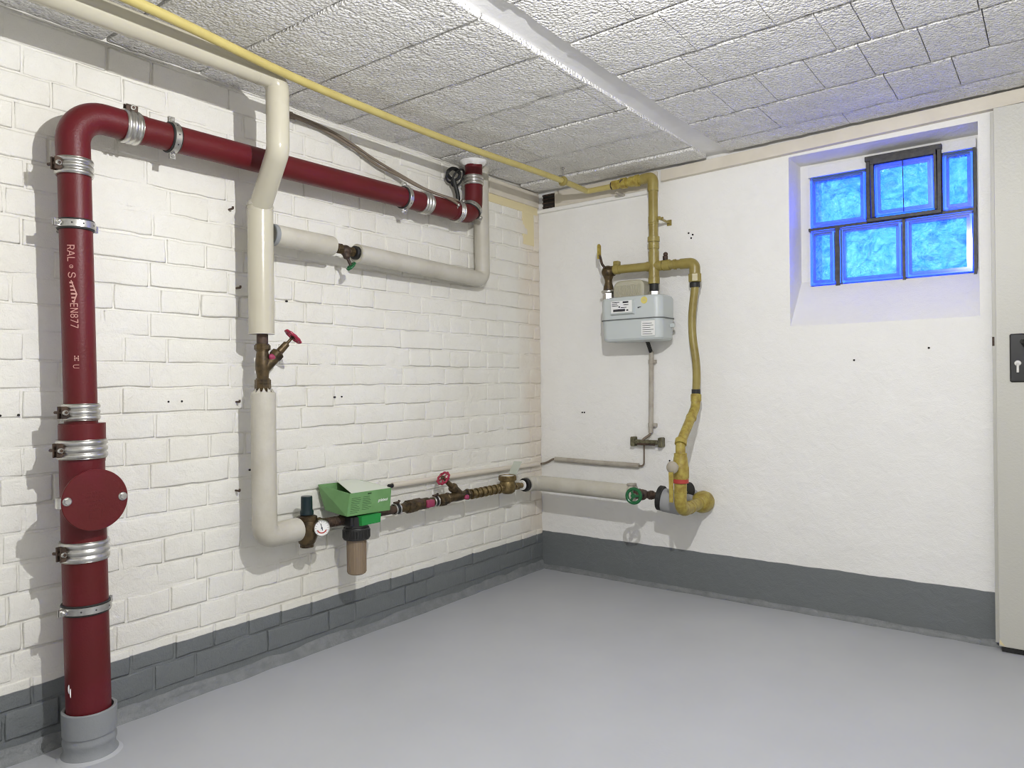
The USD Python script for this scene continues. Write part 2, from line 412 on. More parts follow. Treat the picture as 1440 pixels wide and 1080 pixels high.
bricks, seed = [], 1000
for n in range(-13, 13):
    z0 = Z0 + n * COURSE; hdr = (n % 2 == 0)
    y = -2.2042 + (0.0 if hdr else -0.0445) + 0.134 * 20
    rr = np.random.default_rng(300 + n)
    y = y - math.ceil((y - 0.0) / 0.134) * 0.134 if y > 0 else y
    edge, first = 0.0, True
    while edge > -3.15:
        if first: nxt = y if y < -0.03 else y - 0.134
        elif hdr: nxt = edge - (0.134 if rr.random() > 0.10 else 0.268)
        else: nxt = edge - (0.268 if rr.random() > 0.16 else 0.134)
        nxt += rr.normal(0, 0.003); first = False
        jz = rr.normal(0, 0.0012); gap = 0.0032 + 0.0030 * rr.random()
        seed += 1
        bricks.append((nxt + gap / 2, edge - gap / 2, z0 + jz + gap / 2, min(z0 + COURSE + jz - gap / 2, 2.028), seed))
        edge = nxt
E3 = np.array(EYE)


def seen(b):
    c = np.array([0, (b[0] + b[1]) / 2, (b[2] + b[3]) / 2]); d = E3 - c
    dist = np.linalg.norm(d); f = d @ -_F
    inside = abs((c - E3) @ _R2) < 0.75 * f and f > 0
    return (b[1] - b[0]) * (b[3] - b[2]) * d[0] / dist ** 3 * (1 if inside else 1e-3)


bricks.sort(key=seen, reverse=True)
for b in bricks[:300]: part('brick', brick(*b), M['brick_paint'], wl, smooth=60)
part('small_bricks', join(*[brick(*b) for b in bricks[300:]]), M['brick_paint'], wl, smooth=60, kind='stuff')
holes = [(-2.066, 0.955), (-2.022, 0.955), (-1.4048, 0.955), (-1.372, 0.956), (-2.523, 0.93), (-2.48, 0.93), (-1.62, 1.31), (-1.78, 0.71)]
for y, z in holes: part('drill_hole', solid(0.0032, -0.004, 0.0052, (0, y, z), (1, 0, 0), 10, 0.0004), M['dark'], wl)

# -- back wall with the window niche (sloping sill, opening right through the masonry)
wb = structure('wall_back')
slab = m3.Manifold(m3.Mesh(*[np.ascontiguousarray(a) for a in (lambda t: (t[0].astype(np.float32), t[1].astype(np.uint32)))(box((-0.3, 0.0, -0.02), (XR, 0.36, 2.3)))]))
YB = 0.150                                                   # face of the glass blocks


def to_m(mesh):
    v, f = arr(mesh); return m3.Manifold(m3.Mesh(v.astype(np.float32), f.astype(np.uint32)))


niche = to_m(hull([(x, y, z) for x in (1.321, 2.014) for y, z in ((-0.05, 1.233 - 0.058), (-0.05, 1.966), (YB + 0.03, 1.966), (YB + 0.03, 1.233 + (YB + 0.03) * 1.16))]))
hole = to_m(box((1.366, -0.1, 1.417), (1.989, 0.5, 1.942)))
part('plaster_face', slab - niche - hole, M['plaster'], wb, smooth=25)
for x, z in ((0.262, 0.845), (0.275, 0.845), (0.86, 1.70), (0.88, 1.69), (0.872, 1.675), (1.575, 1.08), (1.845, 1.12), (0.75, 0.62)):
    part('drill_hole', solid(0.004, -0.0006, 0.003, (x, 0, z), (0, -1, 0), 10, 0.0004), M['dark'], wb)

# -- cement coves where the walls meet the floor
for nm, p0, p1, nrm in (('baseboard_left', (0, YF, 0), (0, 0, 0), (1, 0, 0)), ('baseboard_back', (0, 0, 0), (XR, 0, 0), (0, -1, 0))):
    o = structure(nm); p0, p1, nrm = map(np.array, (p0, p1, nrm)); k = 240; L = []
    prof = [(-0.01, 0.036), (0.003, 0.033), (0.006, 0.020), (0.010, 0.009), (0.020, 0.002), (0.026, -0.004)] if nm == 'baseboard_left' else [(-0.01, 0.022), (0.002, 0.02), (0.004, 0.010), (0.010, 0.004), (0.018, 0.0005), (0.022, -0.004)]
    for s in np.linspace(0, 1, k):
        c = p0 + (p1 - p0) * s
        for a, z in prof:
            f1 = 0.55 + 0.9 * meshkit.fbm(np.array([s * 42, 1.7, z * 30]), 3, 4)
            L.append(c + nrm * a * f1 + np.array([0, 0, z * f1]))
    L = np.array(L); m = len(prof); ii = np.arange(k * m).reshape(k, m)
    q = np.stack([ii[:-1, :-1], ii[:-1, 1:], ii[1:, 1:], ii[1:, :-1]], -1).reshape(-1, 4)
    part('cement_cove', (L, np.vstack([q[:, [0, 1, 2]], q[:, [0, 2, 3]]])), M['cove'], o, smooth=50)

# -- ceiling: rows of pumice blocks between recessed concrete strips
ce = structure('ceiling')
part('deck', box((-0.3, YF - 0.1, 2.075), (XR + 0.1, 0.4, 2.3)), M['dark'], ce, smooth=False)
part('concrete_strip', box((0.955, YF, 2.042), (1.080, 0.36, 2.09)), M['strip'], ce, smooth=False)
part('concrete_strip', box((2.52, YF, 2.042), (2.64, 0.36, 2.09)), M['strip'], ce, smooth=False)
LC = {0: [], 1: [0.64], 2: [0.375, 0.633], 3: [0.215, 0.52, 0.63, 0.915], 4: [0.21, 0.49, 0.773, 0.95], 5: [0.375, 0.692, 0.835], 6: [0.43, 0.704, 0.835], 7: [0.21, 0.49, 0.77], 8: [0.38, 0.64], 9: [0.3, 0.7], 10: [0.21, 0.5, 0.8]}
RC = {0: [1.58], 1: [1.35, 1.78, 1.98], 2: [1.271, 1.432, 1.596, 1.76, 1.923, 2.085], 3: [1.298, 1.703, 1.80, 1.892, 2.08], 4: [1.36, 1.60, 1.86, 2.1], 5: [1.30, 1.55, 1.80, 2.10]}
rows = [-0.034, -0.192, -0.490, -0.788, -1.075, -1.366] + [-1.366 - 0.292 * k for k in range(1, 12)]
sd = 5000


def ceiling_block(x0, x1, y0, y1, z, seed):
    seed = int(round(-y0 * 1000)) + 5000; r = np.random.default_rng(seed); nx = max(4, int((x1 - x0) / 0.03)); nyy = max(4, int((y1 - y0) / 0.03)); e = 0.003; ex = 0.0016
    xs = np.r_[x0, x0 + ex, np.linspace(x0 + 3 * ex, x1 - 3 * ex, nx), x1 - ex, x1]; ys = np.r_[y0, y0 + e, np.linspace(y0 + 3 * e, y1 - 3 * e, nyy), y1 - e, y1]
    X, Y = np.meshgrid(xs, ys, indexing='ij'); a, b = X.shape; Z = np.zeros_like(X)
    for i in range(a):
        for k in range(b):
            d = min(i, a - 1 - i, k, b - 1 - k); Z[i, k] = z + 0.016 * max(0.0, X[i, k] - 1.07) + (0.045 if d == 0 else 0.0022 if d == 1 and min(k, b - 1 - k) == 1 else 0.0003 if d == 1 else 0)
    S = np.stack([X, Y, Z], -1)
    S[..., 2] += np.where(Z > z + 0.016 * np.maximum(0, X - 1.07) + 0.03, 0, 1) * (0.006 * (meshkit.fbm(S * [26, 26, 0] + seed, 3, 1) - 0.5) + (Y - (y0 + y1) / 2) * r.normal(0, 0.010))
    ii = np.arange(a * b).reshape(a, b)
    q = np.stack([ii[:-1, :-1], ii[:-1, 1:], ii[1:, 1:], ii[1:, :-1]], -1).reshape(-1, 4)
    return S.reshape(-1, 3), np.vstack([q[:, [0, 1, 2]], q[:, [0, 2, 3]]])


for i in range(len(rows) - 1):
    y1, y0 = rows[i] - 0.0025, rows[i + 1] + 0.0025
    for xs in ([0.015 if i < 2 else 0.0] + LC.get(i, [0.33, 0.66]) + [0.966], [1.070] + RC.get(i, [1.40, 1.72, 2.04]) + [2.33, 2.53], [2.63, 2.88, XR]):
        rowz = CZ + np.random.default_rng(90 + i + len(xs)).normal(0, 0.0028)
        for x0, x1 in zip(xs[:-1], xs[1:]):
            sd += 1; gz = np.random.default_rng(sd).normal(0, 0.0010)
            part('ceiling_block', ceiling_block(x0, x1, y0, y1, rowz, sd), M['ceil'], ce, smooth=40)

# -- boards under the ceiling
t1 = structure('trim_1')
part('board', hull([(x, y, z + (x - 0.735) * 0.0235) for x in (0.735, 2.60) for y in (-0.03, 0.01) for z in (1.962, 2.013)]), M['trim'], t1, smooth=False)
t2 = structure('trim_2')
part('board', box((-0.01, -0.44, 1.945), (0.012, -0.03, 2.022), 0.002), M['trim'], t2, smooth=False)
t3 = structure('trim_3')
part('board', box((0.11, -0.012, 1.935), (0.705, 0.02, 2.020), 0.002), M['trim'], t3, smooth=False)
part('ledge', box((0.0, -0.022, 1.915), (0.705, 0.02, 1.935), 0.003), M['plaster'], t3, smooth=False)
t4 = structure('trim_4')
hb = [box((0.03, -0.004, 1.938), (0.105, 0.02, 2.016), 0.001)]
part('hollow_brick', hb[0], M['dark'], t4, smooth=False)
for k in range(4): part('brick_web', box((0.03, -0.010, 1.944 + k * 0.021), (0.105, 0.0, 1.949 + k * 0.021)), M['iron'], t4, smooth=False)
part('ochre_patch', noisy(box((-0.004, -0.44, 1.905), (0.0052, -0.02, 1.945), 0.001), 0.002, 30), M['ochre'], t2, smooth=False, label='yellowed old paint strip below the board')
part('ochre_patch', noisy(box((-0.004, -0.155, 1.735), (0.0052, -0.055, 1.91), 0.001), 0.002, 30), M['ochre'], t2, smooth=False, label='yellowed old paint patch hanging from the strip')

# -- window: six glass blocks, the middle upper one in an iron vent frame
w1 = structure('window_1')
blocks = [(1.369, 1.598, 1.676, 1.903, 0), (1.881, 1.988, 1.676, 1.912, 0), (1.367, 1.472, 1.420, 1.664, 0), (1.490, 1.733, 1.420, 1.664, 0), (1.745, 1.984, 1.420, 1.664, 0), (1.632, 1.852, 1.690, 1.905, 1)]


def glass_block(x0, x1, z0, z1, tilt):
    def T(mesh):
        v, f = arr(mesh)
        if tilt:
            v = v.copy(); c = np.array([0, YB, z0]); a = math.radians(5.0); d = v - c
            v[:, 1] = c[1] + d[:, 1] * math.cos(a) - d[:, 2] * math.sin(a); v[:, 2] = c[2] + d[:, 1] * math.sin(a) + d[:, 2] * math.cos(a)
        return v, f
    y0, y1 = YB, YB + 0.075; w = 0.013
    rim = to_m(box((x0, y0, z0), (x1, y1, z1), 0.004)) - to_m(box((x0 + w, y0 - 0.01, z0 + w), (x1 - w, y1 + 0.01, z1 - w), 0.003))
    rim2 = to_m(box((x0 + w, y0 + 0.004, z0 + w), (x1 - w, y0 + 0.010, z1 - w))) - to_m(box((x0 + w + 0.010, y0, z0 + w + 0.010), (x1 - w - 0.010, y0 + 0.02, z1 - w - 0.010)))
    o = part('glass_block', T(rim), M['glass_edge'], w1, smooth=30)
    part('inner_ridge', T(rim2), M['glass_edge'], o, smooth=30)
    for yy0, gm_ in ((y0 + 0.006, M['glass']), (y1 - 0.010, M['glass_back'])):
        part('pane', T(box((x0 + w * 0.9, yy0, z0 + w * 0.9), (x1 - w * 0.9, yy0 + 0.004, z1 - w * 0.9))), gm_, o, smooth=False)


for b in blocks: glass_block(*b)
J = [box((1.360, YB + 0.004, 1.664), (1.995, YB + 0.07, 1.6757)), box((1.472, YB + 0.004, 1.41), (1.490, YB + 0.07, 1.664)), box((1.733, YB + 0.004, 1.405), (1.745, YB + 0.07, 1.666)), box((1.984, YB + 0.003, 1.41), (1.995, YB + 0.07, 1.912)), box((1.860, YB + 0.01, 1.67), (1.881, YB + 0.07, 1.912))]
part('dark_joint', join(*J), M['steel_black'], w1, smooth=False)
fr = join(box((1.600, YB - 0.012, 1.672), (1.616, YB + 0.06, 1.945), 0.002), box((1.862, YB - 0.012, 1.672), (1.878, YB + 0.06, 1.945), 0.002), box((1.596, YB - 0.016, 1.925), (1.880, YB + 0.06, 1.946), 0.002), box((1.600, YB - 0.014, 1.668), (1.878, YB + 0.06, 1.684), 0.002))
vf = part('vent_frame', fr, M['steel_black'], w1, smooth=False)
a5 = math.radians(5)
sash = [hull([(x, y, z) for x in xs for y, z in ((YB - 0.006, 1.688), (YB + 0.03, 1.688), (YB - 0.030, 1.921), (YB + 0.008, 1.921))]) for xs in ((1.620, 1.632), (1.852, 1.861))]
part('sash', join(*sash, box((1.620, YB - 0.034, 1.905), (1.861, YB + 0.01, 1.923))), M['steel_black'], vf, smooth=False)
part('pull_wire', rod((1.742, YB - 0.012, 1.690), (1.742, YB - 0.030, 1.915), 0.0015, 8), M['ink'], vf)
part('top_mortar', box((1.360, YB + 0.006, 1.903), (1.600, YB + 0.07, 1.950)), M['mortar'], w1, smooth=False)
part('top_mortar', box((1.878, YB + 0.006, 1.912), (1.995, YB + 0.07, 1.950)), M['mortar'], w1, smooth=False)

# -- light well outside
lw = structure('light_well')
part('well_floor', box((1.0, 0.361, 1.15), (2.4, 1.3, 1.28)), M['concrete'], lw, smooth=False)
part('well_kerb', box((0.9, 1.2, 1.28), (2.5, 1.32, 1.40)), M['concrete'], lw, smooth=False)
part('well_kerb', box((0.9, 0.361, 1.28), (1.02, 1.2, 1.40)), M['concrete'], lw, smooth=False)
part('well_kerb', box((2.38, 0.361, 1.28), (2.5, 1.2, 1.40)), M['concrete'], lw, smooth=False)
gd0 = structure('ground')
part('lawn', box((-6, 1.321, 1.20), (10, 14, 1.36)), M['lawn'], gd0, smooth=False)

# -- door leaf, folded back against the wall at the right
d1 = structure('door_1')
leaf = part('door_leaf', box((2.066, -0.060, 0.020), (2.96, -0.018, 1.985), 0.002), M['door'], d1, smooth=False)
part('edge_strip', box((2.0535, -0.026, 0.022), (2.066, -0.016, 1.982), 0.001), M['door'], leaf, smooth=False)
part('latch_slot', box((2.0530, -0.0268, 1.118), (2.0605, -0.020, 1.152), 0.001), M['iron'], leaf, smooth=False)
pl = part('lock_plate', box((2.108, -0.068, 0.984), (2.19, -0.0595, 1.158), 0.004), M['black'], d1, smooth=False)
part('door_handle', tube(fillet([(2.150, -0.066, 1.128), (2.150, -0.11, 1.128), (2.26, -0.115, 1.126)], 0.012), 0.010, 16), M['black'], d1)
part('keyhole_cover', join(solid(0.011, 0, 0.003, (2.132, -0.068, 1.052), (0, -1, 0), 20), box((2.128, -0.072, 1.018), (2.136, -0.067, 1.05), 0.001)), M['zinc'], d1)
part('rusty_corner', noisy(hull([(2.067, -0.0612, 0.028), (2.085, -0.0612, 0.022), (2.069, -0.0612, 0.045), (2.067, -0.059, 0.028), (2.085, -0.059, 0.022), (2.069, -0.059, 0.045)]), 0.001, 80), M['ochre'], d1, smooth=False, label='chipped lower door corner')
part('door_seal', box((2.075, -0.056, 0.002), (2.95, -0.022, 0.021)), M['rubber'], d1, smooth=False)
# ------------------------------------------------------------------ builders shared by the fittings
X, Y, Z = np.eye(3)


def handwheel(c, axis, R, m, parent, rim=0.005, spokes=5, lobes=0.0018):
    x, y, a = frame(axis); c = np.asarray(c, float)
    th = np.linspace(0, 2 * math.pi, 61)
    rr = R - rim + lobes * np.cos(th * spokes * 2)
    ring = tube(c + (rr * np.cos(th))[:, None] * x + (rr * np.sin(th))[:, None] * y, rim, 10, cap=False)
    sp = [rod(c, c + (R - rim) * (math.cos(t) * x + math.sin(t) * y) + a * 0.0, rim * 0.7, 8) for t in np.linspace(0, 2 * math.pi, spokes, endpoint=False)]
    o = part('handwheel', join(ring, *sp), m, parent)
    part('wheel_nut', solid(R * 0.30, -rim * 1.2, rim * 1.8, c, a, 6, 0.001), M['bronze'] if m is not M['wheel_green'] else M['wheel_green'], o, smooth=False)
    return o


def nut(c, axis, r, h, m, parent, name='union_nut', n=8):
    return part(name, join(solid(r, -h / 2, h / 2, c, axis, n, 0.002, 0.2), solid(r * 0.86, -h * 0.72, h * 0.72, c, axis, 28, 0.001)), m, parent, smooth=25)


def pipe_clamp(c, axis, r, ear, wall, label, wall_len):
    """Two-part steel clamp with rubber lining, a screw on each ear and a threaded rod into the wall."""
    c = np.asarray(c, float); a = unit(axis); e = unit(np.asarray(ear) - a * (np.asarray(ear) @ a))
    t = thing('pipe_clamp', label, 'pipe clamp', c + unit(wall) * wall_len, 'pipe clamps holding the red drain pipe')
    part('rubber_lining', ringband(r + 0.0003, r + 0.005, -0.0145, 0.0145, c, a, 44, 0.002), M['rubber'], t)
    b = part('steel_band', ringband(r + 0.004, r + 0.0072, -0.0095, 0.0095, c, a, 48, 0.0008), M['zinc'], t)
    n = np.cross(a, e)
    part('band_hole', join(*[solid(0.0024, 0, 0.0006, c + d * (r + 0.0070), d, 10, 0.0002) for d in [unit(e * math.cos(q) - unit(wall) * math.sin(q)) for q in (0.9, 1.57, 2.2)]]), M['ink'], b)
    for s in (-1, 1):
        k = c + s * e * (r + 0.013)
        ear_m = join(obox(k - n * 0.003, e, a, n, (0.020, 0.019, 0.0024), 0.0006), obox(k + n * 0.003, e, a, n, (0.020, 0.019, 0.0024), 0.0006))
        o = part('clamp_ear', ear_m, M['zinc'], t, smooth=False)
        sg = -1 if (n @ (E3 - k)) < 0 else 1
        part('screw', join(solid(0.0065, 0.004, 0.010, k, n * sg, 18), rod(k - n * 0.014, k + n * 0.014, 0.003, 10)), M['zinc'], o)
        part('screw_recess', solid(0.0032, 0.0099, 0.0104, k, n * sg, 6, 0.0001), M['ink'], o, smooth=False)
    part('threaded_rod', rod(c + unit(wall) * (r + 0.004), c + unit(wall) * wall_len, 0.0045, 12), M['zinc'], t)
    part('rod_nut', solid(0.010, r + 0.006, r + 0.014, c, wall, 6), M['zinc'], t, smooth=False)
    return t


def coupling(c, axis, r, h, screwdir, parent, m=None):
    """Corrugated steel sleeve with a tightening block and bolt."""
    c = np.asarray(c, float); a = unit(axis); pr = [(r, -h / 2), (r + 0.0045, -h / 2)]
    for k in range(3):
        u = -h / 2 + h * (k + 0.5) / 3; w = h / 6
        pr += [(r + 0.0025, u - w * 0.86), (r + 0.0062, u - w * 0.5), (r + 0.0068, u), (r + 0.0062, u + w * 0.5), (r + 0.0025, u + w * 0.86)]
    pr += [(r + 0.0045, h / 2), (r, h / 2)]
    o = part('pipe_coupling', lathe(pr, c, a, 52), m or M['zinc'], parent, smooth=50)
    if screwdir is None: return o
    s = unit(np.asarray(screwdir) - a * (np.asarray(screwdir) @ a)); t = np.cross(a, s); k = c + s * (r + 0.013)
    sg = 1 if t @ (E3 - k) > 0 else -1
    part('clamp_block', join(obox(k - 0.003 * s + t * 0.008 * sg, s, t, a, (0.020, 0.005, h * 0.72), 0.001), obox(k - 0.003 * s - t * 0.008 * sg, s, t, a, (0.020, 0.005, h * 0.72), 0.001), rod(k - t * 0.028, k + t * 0.018, 0.0042, 12)), M['iron'], o, smooth=False)
    part('bolt', solid(0.0075, 0.010, 0.017, k, t * sg, 16), M['zinc'], o)
    part('bolt_recess', solid(0.004, 0.0168, 0.0173, k, t * sg, 6, 0.0001), M['ink'], o, smooth=False)
    return o


# ------------------------------------------------------------------ red cast-iron drain pipe on the left wall
def S(z): return np.array([0.12, -2.3635 - 0.0138 * (z - 0.4), z])


dp = thing('drain_pipe', 'dark red cast-iron drain pipe rising from the floor and running along the brick wall', 'pipe', S(0))
RU, RL = 0.0405, 0.0550
part('floor_socket', lathe([(0, 0.0), (0.072, 0.0), (0.070, 0.008), (0.064, 0.016), (0.063, 0.030), (0.066, 0.038), (0.066, 0.047), (0.063, 0.054), (0.0635, 0.060), (0.0665, 0.062), (0.0675, 0.125), (0.0655, 0.127), (0.059, 0.126), (0.058, 0.10), (0, 0.10)], S(0), Z, 56), M['hub'], dp, smooth=40, label='grey painted floor socket')
part('floor_collar', noisy(lathe([(0, 0.0), (0.080, 0.0), (0.076, 0.003), (0.071, 0.006), (0.066, 0.008), (0, 0.008)], S(0), Z, 48), 0.0012, 25), M['floor'], dp, smooth=60)
part('lower_pipe', rod(S(0.09), S(0.585), RL, 56), M['red'], dp)
ap = part('access_pipe', join(rod(S(0.540), S(0.902), RL, 56), lathe([(RL, 0.80 - 0.7), (RL + 0.0015, 0.83 - 0.7), (RL + 0.0015, 0.205), (0, 0.205)], S(0.70), Z, 56), rod(S(0.703), S(0.703) + X * 0.078, 0.052, 40)), M['red'], dp)
cc = S(0.703) + np.array([0.079, -0.004, 0]); cn = unit([1, -0.06, 0])
part('access_seal', solid(0.080, -0.004, 0.0005, cc, cn, 60), M['rubber'], ap)
part('access_cover', lathe([(0, 0.0), (0.080, 0.0), (0.0818, 0.002), (0.0818, 0.0055), (0.080, 0.0075), (0, 0.0075)], cc, cn, 72), M['red'], ap)
ct = np.cross(Z, cn)
for s, dz in ((-0.068, 0.004), (0.068, 0.002)):
    k = cc + ct * s + Z * dz
    part('cover_bolt', join(solid(0.0115, 0.007, 0.010, k, cn, 24), solid(0.0085, 0.009, 0.017, k, cn, 6, 0.001, 0.3)), M['zinc'], ap, smooth=30)
k = cc - ct * 0.084
part('cover_strap', obox(k + ct * 0.002 - cn * 0.006, cn, ct, Z, (0.022, 0.014, 0.030), 0.002), M['zinc'], ap, smooth=False)
em = []
for i, (w, h) in enumerate(((0.044, 0.0048), (0.048, 0.0048), (0.044, 0.0048), (0.030, 0.004))):
    em += [obox(cc + cn * 0.0077 + Z * (0.020 - i * 0.011) + ct * (q * w / 6), ct, Z, cn, (w / 7.5, h, 0.0008), 0.0002) for q in (-2.5, -1.5, -0.5, 0.5, 1.5, 2.5)]
for dy, dz, w, h in ((0, -0.026, 0.032, 0.0014), (0, -0.050, 0.032, 0.0014), (-0.016, -0.038, 0.0014, 0.025), (0.016, -0.038, 0.0014, 0.025)):
    em.append(obox(cc + cn * 0.0077 + Z * dz + ct * dy, ct, Z, cn, (w, h, 0.0008), 0.0002))
part('cast_marks', join(*em), M['red'], ap, smooth=False, label='raised cast marks on the access cover')
part('upper_pipe', rod(S(0.880), S(1.600), RU, 52), M['red'], dp)
HB, HE = np.array([0.12, -2.215, 1.752]), np.array([0.113, -0.79, 1.771])


def H(y): s = (y - HB[1]) / (HE[1] - HB[1]); return HB + (HE - HB) * s


bend = fillet([S(1.575), S(1.754) + [0, -0.004, 0], H(-2.19)], 0.112, 14)
part('bend', tube(bend, RU + 0.0015, 48), M['red'], dp)
part('horizontal_pipe', rod(H(-2.235), H(-1.01), RU, 52), M['red'], dp)
part('horizontal_pipe', rod(H(-1.01), H(-0.80), RU, 52), M['red'], dp)
eb = fillet([H(-0.835), H(-0.680) + np.array([-0.006, 0, 0.002]), (0.100, -0.667, 1.93)], 0.072, 12)
part('bend', tube(eb, RU + 0.0012, 44), M['red'], dp)
part('riser_stub', rod((0.100, -0.667, 1.925), (0.099, -0.666, 2.03), RU, 44), M['red'], dp)
part('ceiling_collar', noisy(lathe([(0.040, 2.030), (0.066, 2.032), (0.060, 2.018), (0.047, 2.004), (0.040, 2.006)], (0.099, -0.666, 0), Z, 40), 0.008, 35), M['plaster'], dp, smooth=60, label='white plaster lump round the pipe at the ceiling')
SD = unit([0.25, -1, 0])
for z, r, h in ((1.599, RU, 0.046), (0.936, RU, 0.046), (0.836, RL + 0.0015, 0.052), (0.560, RL, 0.054)): coupling(S(z), Z, r, h, SD, dp)
coupling(H(-2.232), HE - HB, RU + 0.001, 0.046, (0.2, 0, 1), dp)
coupling(H(-1.011), HE - HB, RU, 0.050, None, dp)
coupling((0.100, -0.669, 1.936), Z, RU, 0.044, None, dp)
coupling(H(-0.800), HE - HB, RU + 0.001, 0.032, None, dp)
part('paint_splash', join(*[noisy(ball(S(z) + RL * np.array([math.cos(a), math.sin(a), 0]), 0.004, 1, (0.3, 0.7, 3.2)), 0.0004, 60) for z, a in ((0.196, -1.32), (0.186, -1.22))]), M['white'], dp, label='two white paint drips')


def on_pipe(mesh, z_top, phi, r, length=None, h=0.018):
    """Wraps flat lettering (reading along +x) onto the upright pipe so that it reads downwards."""
    v, f = arr(mesh); v = v.copy(); w = v[:, 0].max() - v[:, 0].min(); v[:, 0] -= v[:, 0].min()
    if length: v[:, 0] *= length / w
    z = z_top - v[:, 0]; a = phi + (v[:, 1] - h / 2) / r; rr = r + 0.0004 + v[:, 2] * 0.3
    c = np.stack([S(q) for q in z])
    return np.stack([c[:, 0] + rr * np.cos(a), c[:, 1] + rr * np.sin(a), z], 1), f


def dense(mesh, e=0.004):
    v, f = arr(mesh); return trimesh.remesh.subdivide_to_size(v, f, e)[:2]


PH = math.radians(-41)
TX = lambda s, h=0.018: dense(meshkit.text_mesh(s, h, 0.0016), 0.004)
part('lettering', on_pipe(TX('RAL'), 1.384, PH, RU, 0.044), M['print'], dp, smooth=False, label='pale printed letters RAL')
th = np.linspace(0, 2 * math.pi, 25)
circ = tube(np.stack([0.005 + 0.0042 * np.cos(th), 0.009 + 0.0042 * np.sin(th), 0 * th + 0.0006], 1), 0.0007, 6, cap=False)
v_, f_ = arr(TX('R', 0.0045)); v_ = v_ + [0.0034, 0.0068, 0]
part('lettering', on_pipe(join(circ, (v_, f_)), 1.331, PH, RU), M['print'], dp, smooth=False, label='small printed circled letter')
part('lettering', on_pipe(TX('S'), 1.311, PH + 0.02, RU, 0.015), M['print'], dp, smooth=False, label='pale printed letter S')
lg = []
L0 = 0.060
for k in range(6):
    u = 0.004 + k * L0 / 6; top = 0.0175 - abs(u - 0.62 * L0) * 0.20
    lg.append(box((u, 0.002 + 0.001 * k, 0), (u + 0.0045, top, 0.0016)))
for a, b in (((0, 0.006), (0.62 * L0, 0.0185)), ((0.62 * L0, 0.0185), (L0, 0.011))):
    a, b = np.array([*a, 0.0008]), np.array([*b, 0.0008]); d = unit(b - a)
    lg.append(obox((a + b) / 2, d, np.cross(Z, d), Z, (np.linalg.norm(b - a), 0.0028, 0.0016)))
part('maker_mark', on_pipe(dense(join(*lg), 0.006), 1.290, PH + 0.04, RU), M['print'], dp, smooth=False, label='pale printed bridge-shaped emblem')
part('lettering', on_pipe(TX('EN877'), 1.228, PH + 0.10, RU, 0.066), M['print'], dp, smooth=False, label='pale printed letters EN877')
dm = []
for i in range(3):
    for j in range(3):
        if (i + j) % 2 == 0 or i == 1: dm.append(box((0.001 + i * 0.005, 0.004 + j * 0.004, 0), (0.0048 + i * 0.005, 0.0068 + j * 0.004, 0.0016)))
part('lettering', on_pipe(join(*dm), 1.088, PH + 0.16, RU), M['print'], dp, smooth=False, label='small printed square symbol')
part('lettering', on_pipe(TX('U', 0.014), 1.064, PH + 0.18, RU, 0.010), M['print'], dp, smooth=False, label='pale printed letter U')

pipe_clamp(S(1.443), Z, RU, (0.25, -1, 0), -X, 'rubber-lined steel clamp high on the upright red pipe, above the printed letters', 0.12)
pipe_clamp(S(0.404), Z, RL, (0.25, -1, 0), -X, 'rubber-lined steel clamp low on the upright red pipe, below the round access cover', 0.12)
pipe_clamp(H(-2.107), HE - HB, RU, (0, 0, 1), -X, 'rubber-lined steel clamp on the horizontal red pipe, next to the big bend', 0.12)
pipe_clamp(H(-1.127), HE - HB, RU, (0, 0, 1), -X, 'rubber-lined steel clamp on the horizontal red pipe, where the hanging cables come down', 0.115)
pipe_clamp(eb[len(eb) // 2 + 1], eb[len(eb) // 2 + 2] - eb[len(eb) // 2], RU + 0.0012, (0.4, 1, -0.8), -X, 'rubber-lined steel clamp round the small end bend of the red pipe near the corner', 0.115)

# ------------------------------------------------------------------ grey jacketed water pipes and their valves
ip = thing('insulated_pipe', 'grey jacketed pipe coming along the ceiling and dropping in an offset to the bronze valve', 'pipe', (0.13, -1.81, 1.17))
top = [(0.29, -3.6, 1.969), (0.29, -2.4, 1.969), (0.29, -1.853, 1.969), (0.29, -1.853, 1.742), (0.135, -1.815, 1.598)]
part('ceiling_run', tube([top[0], (0.29, -1.93, 1.969)], 0.0355, 36), M['jacket'], ip)
part('elbow', tube(fillet([(0.29, -1.93, 1.969), (0.29, -1.853, 1.969), (0.29, -1.853, 1.885)], 0.052, 14), 0.0358, 36), M['jacket'], ip)
part('drop', tube(fillet([(0.29, -1.853, 1.885), top[3], top[4]], 0.045, 8), 0.0355, 36), M['jacket'], ip)
part('jacket', lathe([(0, 0), (0.0415, 0), (0.0415, 0.426), (0.040, 0.430), (0, 0.430)], (0.13, -1.812, 1.174), Z, 44), M['jacket'], ip)
part('jacket_edge', join(ringband(0.0412, 0.0422, -0.001, 0.001, (0.13, -1.812, 1.585), Z, 44, 0.0003), ringband(0.041, 0.0424, 0, 0.003, (0.13, -1.812, 1.1735), Z, 44, 0.0003)), M['jacket_dull'], ip)
cf = []
for k in range(14):
    a = 2 * math.pi * k / 14; d = np.array([math.cos(a), math.sin(a), 0])
    cf.append(obox(np.array([0.13, -1.812, 1.608]) + d * (0.0405 if k % 2 else 0.0385), np.cross(Z, d), unit(d * -0.35 + Z), unit(d + Z * 0.35), (0.0165, 0.020, 0.0022), 0.0008))
part('crimped_cuff', join(*cf), M['jacket_dull'], ip, smooth=False)

v1 = thing('stop_valve', 'aged bronze slanted valve with a dark red handwheel between the two upright grey pipes', 'valve', (0.13, -1.809, 0.975), None)


